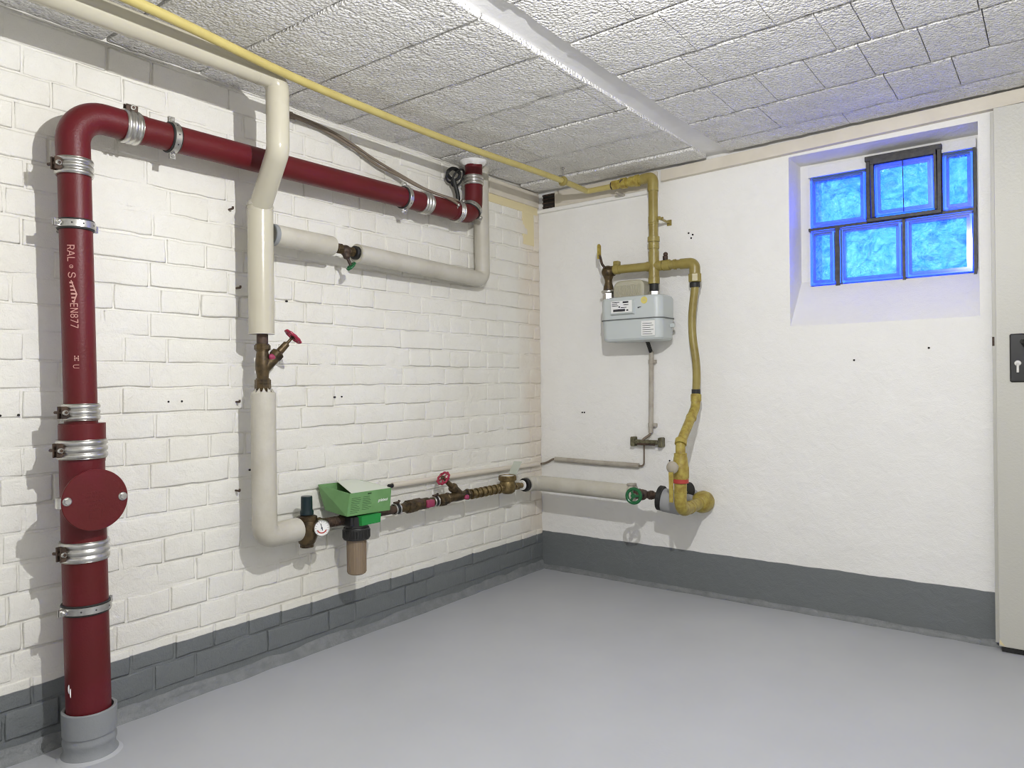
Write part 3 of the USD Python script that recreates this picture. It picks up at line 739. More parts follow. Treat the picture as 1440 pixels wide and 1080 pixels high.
def y_valve(t, base_, a, b, L, r, wheelR, wm, tag_at, stem=0.12):
    """Slanted-seat stop valve: body along a, bonnet along b, a hexagon at both ends."""
    o = np.asarray(base_, float); a, b = unit(a), unit(b)
    part('valve_body', lathe([(0, 0), (r * 0.9, 0), (r * 0.95, L * 0.18), (r * 1.12, L * 0.35), (r * 1.15, L * 0.6), (r * 0.95, L * 0.85), (r * 0.9, L), (0, L)], o, a, 30), M['bronze'], t, smooth=50)
    s = o + a * L * 0.34
    part('bonnet', join(lathe([(r * 0.95, 0), (r * 0.95, stem * 0.38), (r * 1.05, stem * 0.40), (r * 1.05, stem * 0.52), (r * 0.62, stem * 0.56), (r * 0.55, stem * 0.80), (r * 0.25, stem * 0.83), (r * 0.22, stem * 1.02), (0, stem * 1.02)], s, b, 28), solid(r * 1.12, stem * 0.40, stem * 0.52, s, b, 6)), M['bronze'], t, smooth=35)
    nut(o + a * L * 0.0, a, r * 1.28, r * 0.8, M['bronze'], t); nut(o + a * L, a, r * 1.28, r * 0.8, M['bronze'], t)
    handwheel(s + b * stem * 1.02, b, wheelR, wm, t)
    if tag_at is not None: part('red_tag', noisy(ball(tag_at, 0.0135, 2, (0.8, 1.2, 0.9)), 0.003, 50), M['tag_red'], t, smooth=50, label='pink-red plug')


part('pipe_end', rod((0.13, -1.810, 0.983), (0.13, -1.810, 1.1735), 0.0185, 24), M['iron'], v1)
y_valve(v1, (0.13, -1.810, 1.015), Z, (0.25, 0.62, 0.75), 0.115, 0.0205, 0.034, M['wheel_red'], (0.152, -1.785, 1.098), 0.150)
nut((0.13, -1.810, 1.000), Z, 0.0265, 0.018, M['bronze'], v1)

ip2 = thing('insulated_pipe', 'lower upright grey jacketed pipe ending in an elbow beside the pressure gauge', 'pipe', (0.13, -1.809, 0.45))
part('jacket', lathe([(0, 0), (0.0405, 0), (0.0405, 0.405), (0.0395, 0.409), (0.030, 0.412), (0, 0.412)], (0.13, -1.809, 0.570), Z, 44), M['jacket_dull'], ip2)
part('elbow', tube(fillet([(0.13, -1.809, 0.575), (0.13, -1.809, 0.498), (0.112, -1.668, 0.496)], 0.050, 14), 0.0412, 40), M['jacket_dull'], ip2)
cr = [hull([(0.13 + 0.036 * math.cos(a + q), -1.809 + 0.036 * math.sin(a + q), 0.980) for q in (-0.2, 0.2)] + [(0.13 + 0.026 * math.cos(a), -1.809 + 0.026 * math.sin(a), 0.995), (0.13 + 0.030 * math.cos(a), -1.809 + 0.030 * math.sin(a), 0.978)]) for a in np.linspace(0, 2 * math.pi, 13)[:-1]]
part('torn_edge', join(*cr), M['jacket_dull'], ip2, smooth=False)

ip3 = thing('insulated_pipe', 'short grey jacketed branch pipe left of the small green-handled valve', 'pipe', (0.12, -1.7, 1.48))
part('jacket', lathe([(0, 0), (0.034, 0), (0.0365, 0.003), (0.0365, 0.244), (0.034, 0.252), (0.020, 0.258), (0, 0.258)], (0.122, -1.752, 1.515), unit([-0.03, 1, -0.003]), 40), M['jacket_dull'], ip3)
part('end_collar', ringband(0.030, 0.0372, -0.012, 0.004, (0.122, -1.755, 1.515), unit([-0.03, 1, -0.003]), 40), M['hub'], ip3)
ip4 = thing('insulated_pipe', 'long grey jacketed branch pipe running under the red pipe, then up to the ceiling', 'pipe', (0.055, -0.56, 1.48))
part('jacket', tube(fillet([(0.105, -1.372, 1.506), (0.0585, -0.56, 1.4965), (0.055, -0.56, 2.03)], 0.040, 10), 0.0358, 40), M['jacket_dull'], ip4)
part('end_face', lathe([(0.0165, 0.001), (0.0362, 0.001), (0.0362, -0.006), (0.0165, -0.004)], (0.105, -1.372, 1.506), unit([-0.05, 1, -0.012]), 36), M['jacket'], ip4)

v2 = thing('stop_valve', 'small brown bronze drain valve with a green handle hanging below the branch pipe', 'valve', (0.108, -1.44, 1.46))
part('valve_body', join(rod((0.113, -1.50, 1.512), (0.104, -1.36, 1.507), 0.0125, 20), ball((0.110, -1.435, 1.508), 0.021, 2, (1, 1.1, 1))), M['iron'], v2, smooth=45)
nut((0.112, -1.468, 1.511), Y, 0.021, 0.018, M['bronze'], v2, n=6); nut((0.107, -1.405, 1.508), Y, 0.019, 0.016, M['bronze'], v2, n=6)
part('black_ferrule', solid(0.026, -0.012, 0.008, (0.106, -1.379, 1.507), Y, 26), M['rubber'], v2)
sd_ = unit([0.25, 0.30, -0.9])
part('stem', lathe([(0, 0), (0.0135, 0), (0.0135, 0.022), (0.009, 0.026), (0.006, 0.030), (0.006, 0.058), (0, 0.058)], (0.112, -1.440, 1.502), sd_, 20), M['iron'], v2)
handwheel(np.array([0.112, -1.440, 1.502]) + sd_ * 0.058, unit([0.15, 0.75, -0.65]), 0.022, M['wheel_green'], v2, 0.0045, 4, 0.001)

# ------------------------------------------------------------------ water line along the foot of the left wall
pr = thing('pressure_reducer', 'bronze pressure reducer with dark teal cap and round white gauge beside the grey elbow', 'pressure reducer', (0.10, -1.617, 0.42))
part('valve_body', lathe([(0, 0), (0.024, 0), (0.024, 0.010), (0.028, 0.014), (0.036, 0.034), (0.0385, 0.055), (0.037, 0.078), (0.034, 0.094), (0.036, 0.098), (0.036, 0.110), (0.022, 0.114), (0, 0.114)], (0.10, -1.617, 0.424), Z, 10), M['bronze'], pr, smooth=35)
part('port', join(rod((0.10, -1.664, 0.496), (0.10, -1.55, 0.496), 0.0215, 26), solid(0.027, -0.010, 0.010, (0.10, -1.652, 0.496), Y, 8), solid(0.026, -0.010, 0.010, (0.10, -1.567, 0.496), Y, 8)), M['bronze'], pr, smooth=30)
part('spring_cap', lathe([(0, 0), (0.024, 0), (0.024, 0.012), (0.0205, 0.018), (0.0200, 0.062), (0.0188, 0.066), (0, 0.066)], (0.10, -1.617, 0.540), Z, 28), M['cap_blue'], pr, smooth=35)
gd = unit([0.93, -0.38, 0.05]); gc = np.array([0.152, -1.594, 0.494])
gg = part('gauge', lathe([(0, -0.022), (0.022, -0.020), (0.029, -0.008), (0.0295, 0.006), (0.028, 0.009), (0.0265, 0.009), (0.0262, 0.005), (0, 0.005)], gc, gd, 40), M['zinc'], pr, smooth=35)
part('gauge_stem', rod((0.112, -1.600, 0.496), gc - gd * 0.015, 0.008, 14), M['bronze'], gg)
part('dial', solid(0.0262, 0.0050, 0.0058, gc, gd, 36, 0.0002), M['white'], gg, smooth=False)
gx, gy = unit(np.cross(Z, gd)), unit(np.cross(gd, np.cross(Z, gd)))
part('needle', join(obox(gc + gd * 0.0066 + gy * 0.004 - gx * 0.0007, gx + gy * 0.25, gy - gx * 0.25, gd, (0.0022, 0.026, 0.0006)), solid(0.003, 0.0058, 0.0072, gc, gd, 12, 0.0002)), M['ink'], gg, smooth=False)
tk = [obox(gc + gd * 0.0061 + 0.022 * (gx * math.cos(a) + gy * math.sin(a)), gx * math.cos(a) + gy * math.sin(a), gy * math.cos(a) - gx * math.sin(a), gd, (0.005, 0.0009, 0.0004)) for a in np.radians(np.arange(-45, 226, 22.5))]
part('scale_marks', join(*tk), M['ink'], gg, smooth=False)
part('red_arc', join(*[obox(gc + gd * 0.0061 + 0.017 * (gx * math.cos(a) + gy * math.sin(a)), gx * math.cos(a) + gy * math.sin(a), gy * math.cos(a) - gx * math.sin(a), gd, (0.004, 0.003, 0.0004)) for a in np.radians(np.arange(205, 336, 9))]), M['red_tape'], gg, smooth=False)

FX, FY = 0.138, -1.422
wf = thing('water_filter', 'black water filter with hanging brown cup and bright green clip, under the cardboard box', 'water filter', (FX, FY, 0.29))
part('filter_cup', lathe([(0, 0.292), (0.027, 0.292), (0.0335, 0.296), (0.0345, 0.301), (0.0358, 0.43), (0, 0.43)], (FX, FY, 0), Z, 44), M['cup'], wf, smooth=40)
part('cup_rib', join(*[rod((FX + 0.0352 * math.cos(a), FY + 0.0352 * math.sin(a), 0.300), (FX + 0.0362 * math.cos(a), FY + 0.0362 * math.sin(a), 0.425), 0.0011, 6) for a in np.linspace(0, 2 * math.pi, 25)[:-1]]), M['cup'], wf)
part('screw_ring', lathe([(0, 0.424), (0.048, 0.424), (0.0495, 0.428), (0.0495, 0.462), (0.047, 0.468), (0, 0.468)], (FX, FY, 0), Z, 44), M['black'], wf, smooth=35)
part('ring_grip', join(*[box((FX + 0.0492 * math.cos(a) - 0.002, FY + 0.0492 * math.sin(a) - 0.002, 0.430), (FX + 0.0492 * math.cos(a) + 0.002, FY + 0.0492 * math.sin(a) + 0.002, 0.460), 0.0006) for a in np.linspace(0, 2 * math.pi, 29)[:-1]]), M['black'], wf, smooth=False)
part('filter_head', join(solid(0.043, 0.466, 0.512, (FX, FY, 0), Z, 40, 0.003), box((0.085, FY - 0.045, 0.474), (0.165, FY + 0.075, 0.516), 0.006)), M['black'], wf, smooth=35)
part('green_clip', hull([(0.165, FY - 0.020, 0.478), (0.190, FY - 0.018, 0.480), (0.165, FY + 0.075, 0.478), (0.190, FY + 0.073, 0.480), (0.165, FY - 0.022, 0.514), (0.192, FY - 0.020, 0.514), (0.165, FY + 0.078, 0.514), (0.192, FY + 0.076, 0.514)]), M['green_clip'], wf, smooth=False, label='bright green clip')
part('nipple', join(rod((0.10, -1.5495, 0.497), (0.112, FY - 0.035, 0.499), 0.0175, 24), *[ringband(0.017, 0.0188, -0.0012, 0.0012, (0.10 + 0.012 * s, -1.555 + 0.09 * s, 0.497), Y, 24, 0.0004) for s in np.linspace(0.15, 0.8, 8)]), M['iron'], wf)
part('nipple', rod((0.112, FY + 0.055, 0.499), (0.10, -1.150, 0.496), 0.0165, 24), M['iron'], wf)

cb = thing('cardboard_box', 'open green cardboard box with printed text lying on top of the water filter', 'box', (0.10, -1.39, 0.516))
A0, A1, B0, B1 = np.array([0.022, -1.505, 0.628]), np.array([0.188, -1.494, 0.606]), np.array([0.188, -1.289, 0.602]), np.array([0.022, -1.298, 0.622])
a0, a1, b0, b1 = np.array([0.040, -1.488, 0.532]), np.array([0.177, -1.499, 0.5225]), np.array([0.177, -1.288, 0.516]), np.array([0.040, -1.295, 0.527])


def panel(p, th=0.0022):
    p = np.array(p); n = unit(np.cross(p[1] - p[0], p[3] - p[0])); return hull(np.vstack([p + n * th / 2, p - n * th / 2]))


fp = part('front_panel', panel([A1, B0, b0, a1]), M['card'], cb, smooth=False)
part('side_panel', panel([A0, A1, a1, a0]), M['card'], cb, smooth=False)
part('side_panel', panel([B0, B1, b1, b0]), M['card'], cb, smooth=False)
part('rear_panel', panel([A0, B1, b1, a0]), M['card'], cb, smooth=False)
part('bottom_panel', panel([a0, a1, b0, b1]), M['card'], cb, smooth=False)
up = lambda p, q, s: np.array(p) * (1 - s) + np.array(q) * s
fa, fb, fc, fd = up(A1, B0, 0.04), B0 + [-0.002, -0.002, 0.001], up(B1, A0, 0.10) + [0, 0, 0.004], up(A0, B1, 0.42) + [0, 0, 0.006]
fl_ = part('top_flap', panel([fa, fb, fc, fd], 0.0016), M['card_top'], cb, smooth=False, label='pale inner side of the folded top flap')
bx, bz = unit(B0 - A1), unit(a1 - A1); bn = unit(np.cross(bx, -bz)); bn = bn if bn[0] > 0 else -bn
ln = []
for col, (u0, u1) in enumerate(((0.012, 0.058), (0.066, 0.112))):
    for k in range(9 if col == 0 else 8):
        r = np.random.default_rng(40 + k + 20 * col); w = (u1 - u0) * (0.6 + 0.4 * r.random())
        ln.append(obox(A1 + bx * (u0 + w / 2) + bz * (0.020 + k * 0.0068) + bn * 0.0013, bx, -bz, bn, (w, 0.0016, 0.0003)))
ln += [obox(A1 + bx * 0.096 + bz * 0.009 + bn * 0.0013, bx, -bz, bn, (0.018, 0.006, 0.0003))]
part('small_print', join(*ln), M['card_print'], fp, smooth=False)
v_, f_ = arr(meshkit.text_mesh('gr\u00fcnbeck', 0.0098, 0.0004, bold=True)); v_ = v_.copy(); v_[:, 0] += v_[:, 1] * 0.22; v_[:, 0] *= 0.050 / (v_[:, 0].max())
part('logo_lettering', place((v_, f_), A1 + bx * 0.143 + bz * 0.046 + bn * 0.0012, bx, -bz, bn), M['white'], fp, smooth=False, label='white slanted logo word')

LX, LZ = 0.10, 0.496
v3 = thing('straight_valve', 'aged bronze valve with a pink-red plug, first fitting right of the green box', 'valve', (LX, -1.05, LZ - 0.03))
part('valve_body', lathe([(0, 0), (0.018, 0), (0.018, 0.03), (0.0215, 0.035), (0.0215, 0.06), (0.026, 0.066), (0.0265, 0.095), (0.023, 0.105), (0.024, 0.165), (0.019, 0.172), (0.018, 0.215), (0, 0.215)], (LX, -1.165, LZ), Y, 30), M['bronze'], v3, smooth=40)
nut((LX, -1.105, LZ), Y, 0.0285, 0.026, M['bronze'], v3); part('hexagon', solid(0.0245, -0.022, 0.022, (LX, -1.06, LZ + 0.003), Y, 6, 0.002, 0.3), M['iron'], v3, smooth=False)
part('red_tag', noisy(box((LX + 0.008, -1.028, LZ - 0.016), (LX + 0.034, -0.982, LZ + 0.016), 0.006), 0.004, 40), M['tag_red'], v3, smooth=50, label='pink-red plug')
for y, lab in ((-1.180, 'small steel pipe clamp on the water line right beside the green box'), (-0.952, 'small steel pipe clamp on the water line just below the red handwheel')):
    t = thing('small_pipe_clamp', lab, 'pipe clamp', (0, y, LZ), 'small clamps on the water line')
    for s in (-1, 1): part('steel_band', ringband(0.0190, 0.0235, -0.003, 0.003, (LX, y + s * 0.011, LZ), Y, 32), M['zinc'], t)
    part('rubber_lining', ringband(0.0178, 0.0215, -0.010, 0.010, (LX, y, LZ), Y, 32), M['rubber'], t)
    part('screw', join(obox((LX + 0.002, y, LZ + 0.026), X, Y, Z, (0.014, 0.026, 0.008), 0.002), solid(0.0055, 0, 0.006, (LX + 0.002, y + 0.014, LZ + 0.029), (0.2, 0.4, 1), 10)), M['iron'], t, smooth=30)
    part('wall_rod', rod((LX - 0.02, y, LZ), (-0.002, y, LZ), 0.004, 10), M['zinc'], t)

v4 = thing('stop_valve', 'aged bronze slanted valve with a bright red handwheel on the low water line', 'valve', (LX, -0.80, LZ - 0.03))
part('pipe_end', rod((LX, -0.955, LZ), (LX, -0.73, LZ), 0.017, 24), M['iron'], v4)
nut((LX, -0.905, LZ), Y, 0.0275, 0.030, M['bronze'], v4)
y_valve(v4, (LX, -0.735, LZ + 0.003), -Y, (-0.03, -0.74, 0.60), 0.135, 0.0195, 0.034, M['wheel_red'], (LX + 0.022, -0.768, LZ - 0.004), 0.140)

wm = thing('water_meter', 'brass water meter with its clear plastic lid flipped open, near the room corner', 'water meter', (LX, -0.44, 0.46))
part('threaded_inlet', join(rod((LX, -0.73, LZ), (LX, -0.47, LZ), 0.0155, 24), *[ringband(0.015, 0.0235 - 0.004 * (k % 2), -0.006, 0.006, (LX, -0.705 + k * 0.017, LZ), Y, 24) for k in range(14)]), M['brass'], wm)
part('meter_body', lathe([(0, 0), (0.022, 0), (0.036, 0.010), (0.0405, 0.026), (0.0405, 0.046), (0.036, 0.060), (0.036, 0.066), (0, 0.066)], (LX, -0.437, 0.464), Z, 36), M['brass'], wm, smooth=45)
part('register_ring', join(lathe([(0, 0), (0.041, 0), (0.0425, 0.002), (0.0425, 0.022), (0.041, 0.025), (0.037, 0.025), (0.036, 0.020), (0, 0.020)], (LX, -0.437, 0.528), Z, 44), *[box((LX + 0.0415 * math.cos(a) - 0.0015, -0.437 + 0.0415 * math.sin(a) - 0.0015, 0.531), (LX + 0.0415 * math.cos(a) + 0.0015, -0.437 + 0.0415 * math.sin(a) + 0.0015, 0.548)) for a in np.linspace(0, 2 * math.pi, 41)[:-1]]), M['brass'], wm, smooth=30)
part('dial', solid(0.036, 0.0, 0.001, (LX, -0.437, 0.5485), Z, 32, 0.0002), M['white'], wm, smooth=False)
ld = unit([0.0, 0.62, 0.78])
part('lid', obox(np.array([LX, -0.398, 0.552]) + ld * 0.040, X, ld, np.cross(X, ld), (0.050, 0.075, 0.006), 0.0028), M['lid'], wm, smooth=False, label='clear plastic lid standing open')
part('outlet', join(rod((LX, -0.41, LZ - 0.004), (LX, -0.285, LZ - 0.006), 0.0135, 24), solid(0.019, -0.014, 0.014, (LX, -0.365, LZ - 0.004), Y, 6)), M['brass'], wm, smooth=30)
part('white_ring', ringband(0.0135, 0.0245, -0.004, 0.004, (LX, -0.318, LZ - 0.005), Y, 30), M['white'], wm)
part('black_flange', solid(0.033, -0.012, 0.012, (LX, -0.292, LZ - 0.006), Y, 30), M['rubber'], wm)

ip5 = thing('insulated_pipe', 'beige-grey jacketed pipe curving round the corner low on the wall to the green handwheel', 'pipe', (0.4, -0.2, 0.44))
part('jacket', tube(fillet([(LX, -0.280, 0.489), (LX, -0.2, 0.489), (0.40, -0.2, 0.486), (0.665, -0.2, 0.482)], [0.062, 0], 12), 0.0385, 40), M['jacket_dull'], ip5)
part('end_tie', join(ringband(0.0384, 0.0402, -0.004, 0.004, (0.645, -0.2, 0.4823), X, 36), noisy(box((0.635, -0.225, 0.515), (0.672, -0.19, 0.528), 0.004), 0.003, 40)), M['conduit'], ip5)

v5 = thing('stop_valve', 'dark iron valve with a green handwheel facing the room, low on the plastered wall', 'valve', (0.72, -0.2, 0.44))
part('pipe_end', rod((0.6655, -0.2, 0.482), (0.792, -0.2, 0.479), 0.0155, 24), M['iron'], v5)
nut((0.682, -0.2, 0.481), X, 0.024, 0.024, M['iron'], v5, n=6); nut((0.748, -0.2, 0.480), X, 0.021, 0.020, M['iron'], v5, n=6)
part('bonnet', lathe([(0, 0), (0.021, 0), (0.022, 0.03), (0.025, 0.034), (0.025, 0.05), (0.016, 0.055), (0.014, 0.085), (0.006, 0.09), (0.006, 0.165), (0, 0.165)], (0.715, -0.2, 0.481), unit([0.18, -1, 0.09]), 24), M['iron'], v5, smooth=35)
handwheel((0.745, -0.362, 0.497), unit([0.18, -1, 0.09]), 0.0385, M['wheel_green'], v5, 0.0075, 3, 0.0)

ws = thing('wall_sleeve', 'grey rubber pipe sleeve with black ends behind the yellow gas elbow', 'pipe sleeve', (0.85, -0.17, 0.38))
part('sleeve', lathe([(0, 0), (0.047, 0), (0.0535, 0.012), (0.0545, 0.085), (0.046, 0.105), (0, 0.108)], (0.795, -0.185, 0.462), unit([1, 0.12, -0.12]), 40), M['boot'], ws, smooth=45)
part('wall_socket', lathe([(0, 0.185), (0.046, 0.185), (0.046, 0.02), (0.05, 0.0), (0, 0.0)], (0.855, 0.0, 0.447), -Y, 36), M['boot'], ws, smooth=45)
part('black_end', ringband(0.016, 0.0565, -0.016, 0.008, (0.795, -0.185, 0.468), unit([1, 0.12, -0.12]), 40, 0.003), M['rubber'], ws)
part('black_plug', solid(0.036, -0.02, 0.02, (0.868, -0.07, 0.497), unit([1, -0.25, 0.1]), 30, 0.005), M['rubber'], ws)

# ------------------------------------------------------------------ gas pipes and meter on the back wall
gp = thing('gas_pipe', 'thin pale yellow gas pipe running along the ceiling to the corner', 'pipe', (0.36, -0.3, 1.95))
run = smoothpath([(0.425, -3.6, 1.966), (0.420, -2.8, 1.966), (0.412, -2.3, 1.966), (0.352, -1.87, 1.966), (0.331, -1.5, 1.966), (0.326, -1.2, 1.966), (0.341, -0.8, 1.965), (0.364, -0.32, 1.965), (0.362, -0.17, 1.964)], 110)
part('pipe_run', tube(np.vstack([run, fillet([(0.361, -0.13, 1.964), (0.357, -0.088, 1.963), (0.50, -0.088, 1.964)], 0.03, 10)]), 0.0135, 20), M['yellow_pale'], gp)
hg = part('pipe_hanger', join(noisy(ball((0.364, -0.318, 1.965), 0.0235, 2, (1, 0.7, 1)), 0.003, 60), ringband(0.0135, 0.019, -0.014, 0.014, (0.364, -0.318, 1.965), Y, 24)), M['yellow'], gp, smooth=40)
part('hanger_rod', join(rod((0.364, -0.318, 1.98), (0.364, -0.318, 2.03), 0.0035, 10), solid(0.012, 0, 0.004, (0.364, -0.318, 2.022), Z, 14)), M['zinc'], hg)
part('wall_clip', noisy(box((0.520, -0.095, 1.922), (0.538, -0.001, 1.935), 0.004), 0.004, 60), M['conduit'], gp, smooth=40, label='whitish plastered pipe clip')

gm = thing('gas_pipe', 'thick olive-yellow gas pipe with tee and fittings dropping to the gas meter', 'pipe', (0.727, -0.1, 1.45))
GX, GY = 0.727, -0.10
part('union', join(*[solid(r, h0, h1, (0.0, -0.092, 1.967), X, n, 0.002, 0.3) for r, h0, h1, n in ((0.019, 0.5008, 0.512, 20), (0.024, 0.508, 0.545, 6), (0.0205, 0.54, 0.60, 24), (0.0265, 0.556, 0.584, 24), (0.025, 0.60, 0.635, 8), (0.028, 0.632, 0.652, 28), (0.0225, 0.645, 0.70, 24))]), M['yellow_bright'], gm, smooth=30)
part('closed_port', solid(0.0125, 0, 0.004, (0.570, -0.112, 1.969), unit([0.35, -0.9, -0.25]), 20), M['iron'], gm, label='dark rusty plug')
part('black_ring', solid(0.0205, 0.001, 0.010, (0.500, -0.091, 1.966), X, 24), M['iron'], gm)
part('top_elbow', tube(fillet([(0.672, -0.094, 1.967), (GX, GY, 1.968), (GX, GY, 1.90)], 0.026, 10), 0.0255, 30), M['yellow'], gm)
part('drop_pipe', rod((GX, GY, 1.92), (GX, GY, 1.60), 0.0222, 32), M['yellow'], gm)
for z, r, h in ((1.765, 0.0245, 0.03), (1.742, 0.024, 0.005), (1.672, 0.0285, 0.024), (1.645, 0.0255, 0.02), (1.632, 0.0265, 0.010)): part('pipe_ring', ringband(0.022, r, -h / 2, h / 2, (GX, GY, z), Z, 32), M['yellow'], gm)
part('pipe_bracket', join(rod((GX + 0.018, GY, 1.765), (GX + 0.050, GY, 1.765), 0.0065, 12), solid(0.010, 0, 0.008, (GX + 0.034, GY - 0.004, 1.765), (0, -1, 0.2), 6), rod((GX + 0.035, GY, 1.765), (GX + 0.035, 0.0, 1.762), 0.006, 10), box((GX + 0.024, -0.005, 1.748), (GX + 0.048, 0.0, 1.776), 0.002)), M['yellow'], gm, smooth=30)
part('tee', join(rod((GX, GY, 1.615), (GX, GY, 1.478), 0.0248, 32), ringband(0.02, 0.0268, 0, 0.03, (GX, GY, 1.462), Z, 32), rod((GX - 0.035, GY, 1.547), (GX + 0.045, GY, 1.545), 0.0235, 28)), M['yellow'], gm)
part('cross_pipe', join(rod((0.530, GY, 1.550), (GX - 0.02, GY, 1.547), 0.0208, 28), solid(0.0245, 0, 0.03, (0.515, GY, 1.551), X, 24), obox((0.531, GY - 0.002, 1.580), X, Y, Z, (0.030, 0.03, 0.022), 0.004)), M['yellow'], gm, smooth=30)
part('cross_pipe', join(rod((GX + 0.03, GY, 1.545), (0.90, GY, 1.541), 0.0205, 28), solid(0.0255, 0, 0.035, (0.775, GY, 1.544), X, 24), solid(0.024, 0, 0.012, (0.828, GY, 1.543), X, 24)), M['yellow'], gm, smooth=30)
part('test_port', join(solid(0.0125, 0, 0.022, (0.786, GY, 1.566), (0.1, -0.25, 1), 8), ball((0.790, GY - 0.006, 1.594), 0.011, 1)), M['iron'], gm, smooth=35, label='rusty test plug')
part('corner_elbow', tube(fillet([(0.862, GY, 1.5415), (0.930, GY, 1.540), (0.930, GY, 1.488)], 0.036, 10), 0.0245, 30), M['yellow'], gm)
part('corner_nut', solid(0.0305, 1.452, 1.490, (0.930, GY, 0), Z, 8, 0.003), M['yellow'], gm, smooth=30)
part('black_joint', solid(0.0215, 1.428, 1.466, (GX, GY, 0), Z, 28), M['rubber'], gm)
part('meter_nut', join(solid(0.0265, 1.405, 1.4275, (GX, GY, 0), Z, 6, 0.002), solid(0.028, 1.4045, 1.4095, (GX, GY, 0), Z, 28)), M['zinc'], gm, smooth=25)

gv = thing('gas_valve', 'dark bronze ball valve with upright yellow lever, above the gas meter on its left', 'valve', (0.482, GY, 1.42))
part('valve_body', join(ball((0.482, GY - 0.004, 1.543), 0.0315, 3), solid(0.025, 0.012, 0.0325, (0.482, GY, 1.546), X, 24), lathe([(0.027, 1.525), (0.019, 1.505), (0.018, 1.49), (0.024, 1.470), (0.026, 1.452), (0, 1.450)], (0.482, GY, 0), Z, 26)), M['bronze'], gv, smooth=40)
part('flange_nut', join(solid(0.036, 1.438, 1.452, (0.482, GY, 0), Z, 30, 0.004), solid(0.027, 1.4048, 1.440, (0.482, GY, 0), Z, 6, 0.002)), M['zinc'], gv, smooth=25)
lv = part('lever', tube(fillet([(0.482, GY - 0.034, 1.560), (0.470, GY - 0.040, 1.578), (0.457, GY - 0.040, 1.625)], 0.02, 5), 0.0062, 12), M['iron'], gv)
part('lever_sleeve', hull([(0.4545 + s * 0.0085, GY - 0.040 + d, z) for s in (-1, 1) for d in (-0.005, 0.005) for z in (1.606, 1.670)] + [(0.4535 + s * 0.004, GY - 0.040 + d, 1.678) for s in (-1, 1) for d in (-0.003, 0.003)]), M['yellow_bright'], lv, smooth=False)

rg = thing('gas_regulator', 'beige ribbed regulator dome behind the top of the gas meter', 'gas regulator', (0.614, -0.10, 1.40))
dome = [(0.534 + 0.0, 1.4048)] + [(0.572 - 0.038 * math.cos(a), 1.450 + 0.036 * math.sin(a)) for a in np.linspace(0, math.pi / 2, 8)] + [(0.660 + 0.036 * math.sin(a), 1.450 + 0.036 * math.cos(a)) for a in np.linspace(0, math.pi / 2, 8)] + [(0.696, 1.4048)]
part('dome', hull([(0.614 + (x - 0.614) * s, y, 1.4048 + (z - 1.4048) * s) for x, z in dome for y, s in ((-0.150, 0.9), (-0.142, 1.0), (-0.070, 1.0), (-0.062, 0.9))]), M['regulator'], rg, smooth=30)
part('rib', join(*[box((x, -0.1535, 1.402), (x + 0.002, -0.149, 1.462), 0.0005) for x in np.arange(0.545, 0.685, 0.0075)]), M['regulator'], rg, smooth=False)

mt = thing('gas_meter', 'pale grey sheet-metal gas meter with counter window hanging on the plastered wall', 'gas meter', (0.645, -0.115, 1.19))


def rounded_plan(x0, x1, y0, y1, r, n=6, chf=0.0):
    P = []
    for cx, cy, a in ((x1 - r, y1 - r, 0), (x0 + r, y1 - r, 90), (x0 + r, y0 + r, 180), (x1 - r, y0 + r, 270)):
        for k in range(n + 1): q = math.radians(a + 90 * k / n); P.append((cx + r * math.cos(q), cy + r * math.sin(q)))
    return P


def shell(levels):
    return hull([(x, y, z) for z, ins, r in levels for x, y in rounded_plan(0.487 + ins, 0.806 - ins, -0.199 + ins, -0.034 - ins, r)])


part('upper_case', shell([(1.297, 0.000, 0.040), (1.388, 0.000, 0.038), (1.400, 0.006, 0.036), (1.404, 0.016, 0.03)]), M['meter'], mt, smooth=30)
part('lower_case', shell([(1.294, 0.001, 0.040), (1.205, 0.004, 0.038), (1.196, 0.010, 0.036), (1.193, 0.018, 0.03)]), M['meter'], mt, smooth=30)
part('seam_flange', shell([(1.2935, -0.0045, 0.044), (1.2975, -0.0045, 0.044)]), M['meter_seam'], mt, smooth=30)
ix = part('counter_housing', hull([(x, y, z) for x, z in ((0.554, 1.312), (0.678, 1.312), (0.554, 1.386), (0.678, 1.386)) for y in (-0.190,)] + [(x, -0.215, z) for x, z in ((0.557, 1.322), (0.672, 1.322), (0.557, 1.383), (0.672, 1.383))]), M['meter'], mt, smooth=False)
lp = part('label_plate', box((0.560, -0.2162, 1.327), (0.669, -0.2148, 1.381)), M['white'], ix, smooth=False)
part('counter_window', box((0.572, -0.2175, 1.3315), (0.634, -0.2160, 1.3425)), M['ink'], ix, smooth=False)
pt = [box((x, -0.2167, z), (x + w, -0.2160, z + h)) for x, z, w, h in ((0.565, 1.374, 0.04, 0.003), (0.565, 1.366, 0.028, 0.003), (0.565, 1.358, 0.034, 0.003), (0.622, 1.370, 0.03, 0.008), (0.626, 1.360, 0.026, 0.003), (0.600, 1.350, 0.008, 0.006), (0.612, 1.348, 0.03, 0.003), (0.641, 1.333, 0.010, 0.006))]
part('fine_print', join(*pt), M['ink'], ix, smooth=False)
part('seal_screw', hull([(0.690, -0.2005, 1.348), (0.712, -0.2005, 1.350), (0.692, -0.2005, 1.342), (0.690, -0.197, 1.348), (0.712, -0.197, 1.350), (0.692, -0.197, 1.342)]), M['ink'], mt, smooth=False)
part('round_sticker', solid(0.0165, 0, 0.0006, (0.724, -0.199, 1.378), -Y, 30, 0.0002), M['sticker'], mt, smooth=False, label='round pale yellow sticker')
part('sticker_print', join(*[box((0.716, -0.2001, 1.378 + d), (0.732, -0.1995, 1.3802 + d)) for d in (-0.004, 0.002)]), M['regulator'], mt, smooth=False)
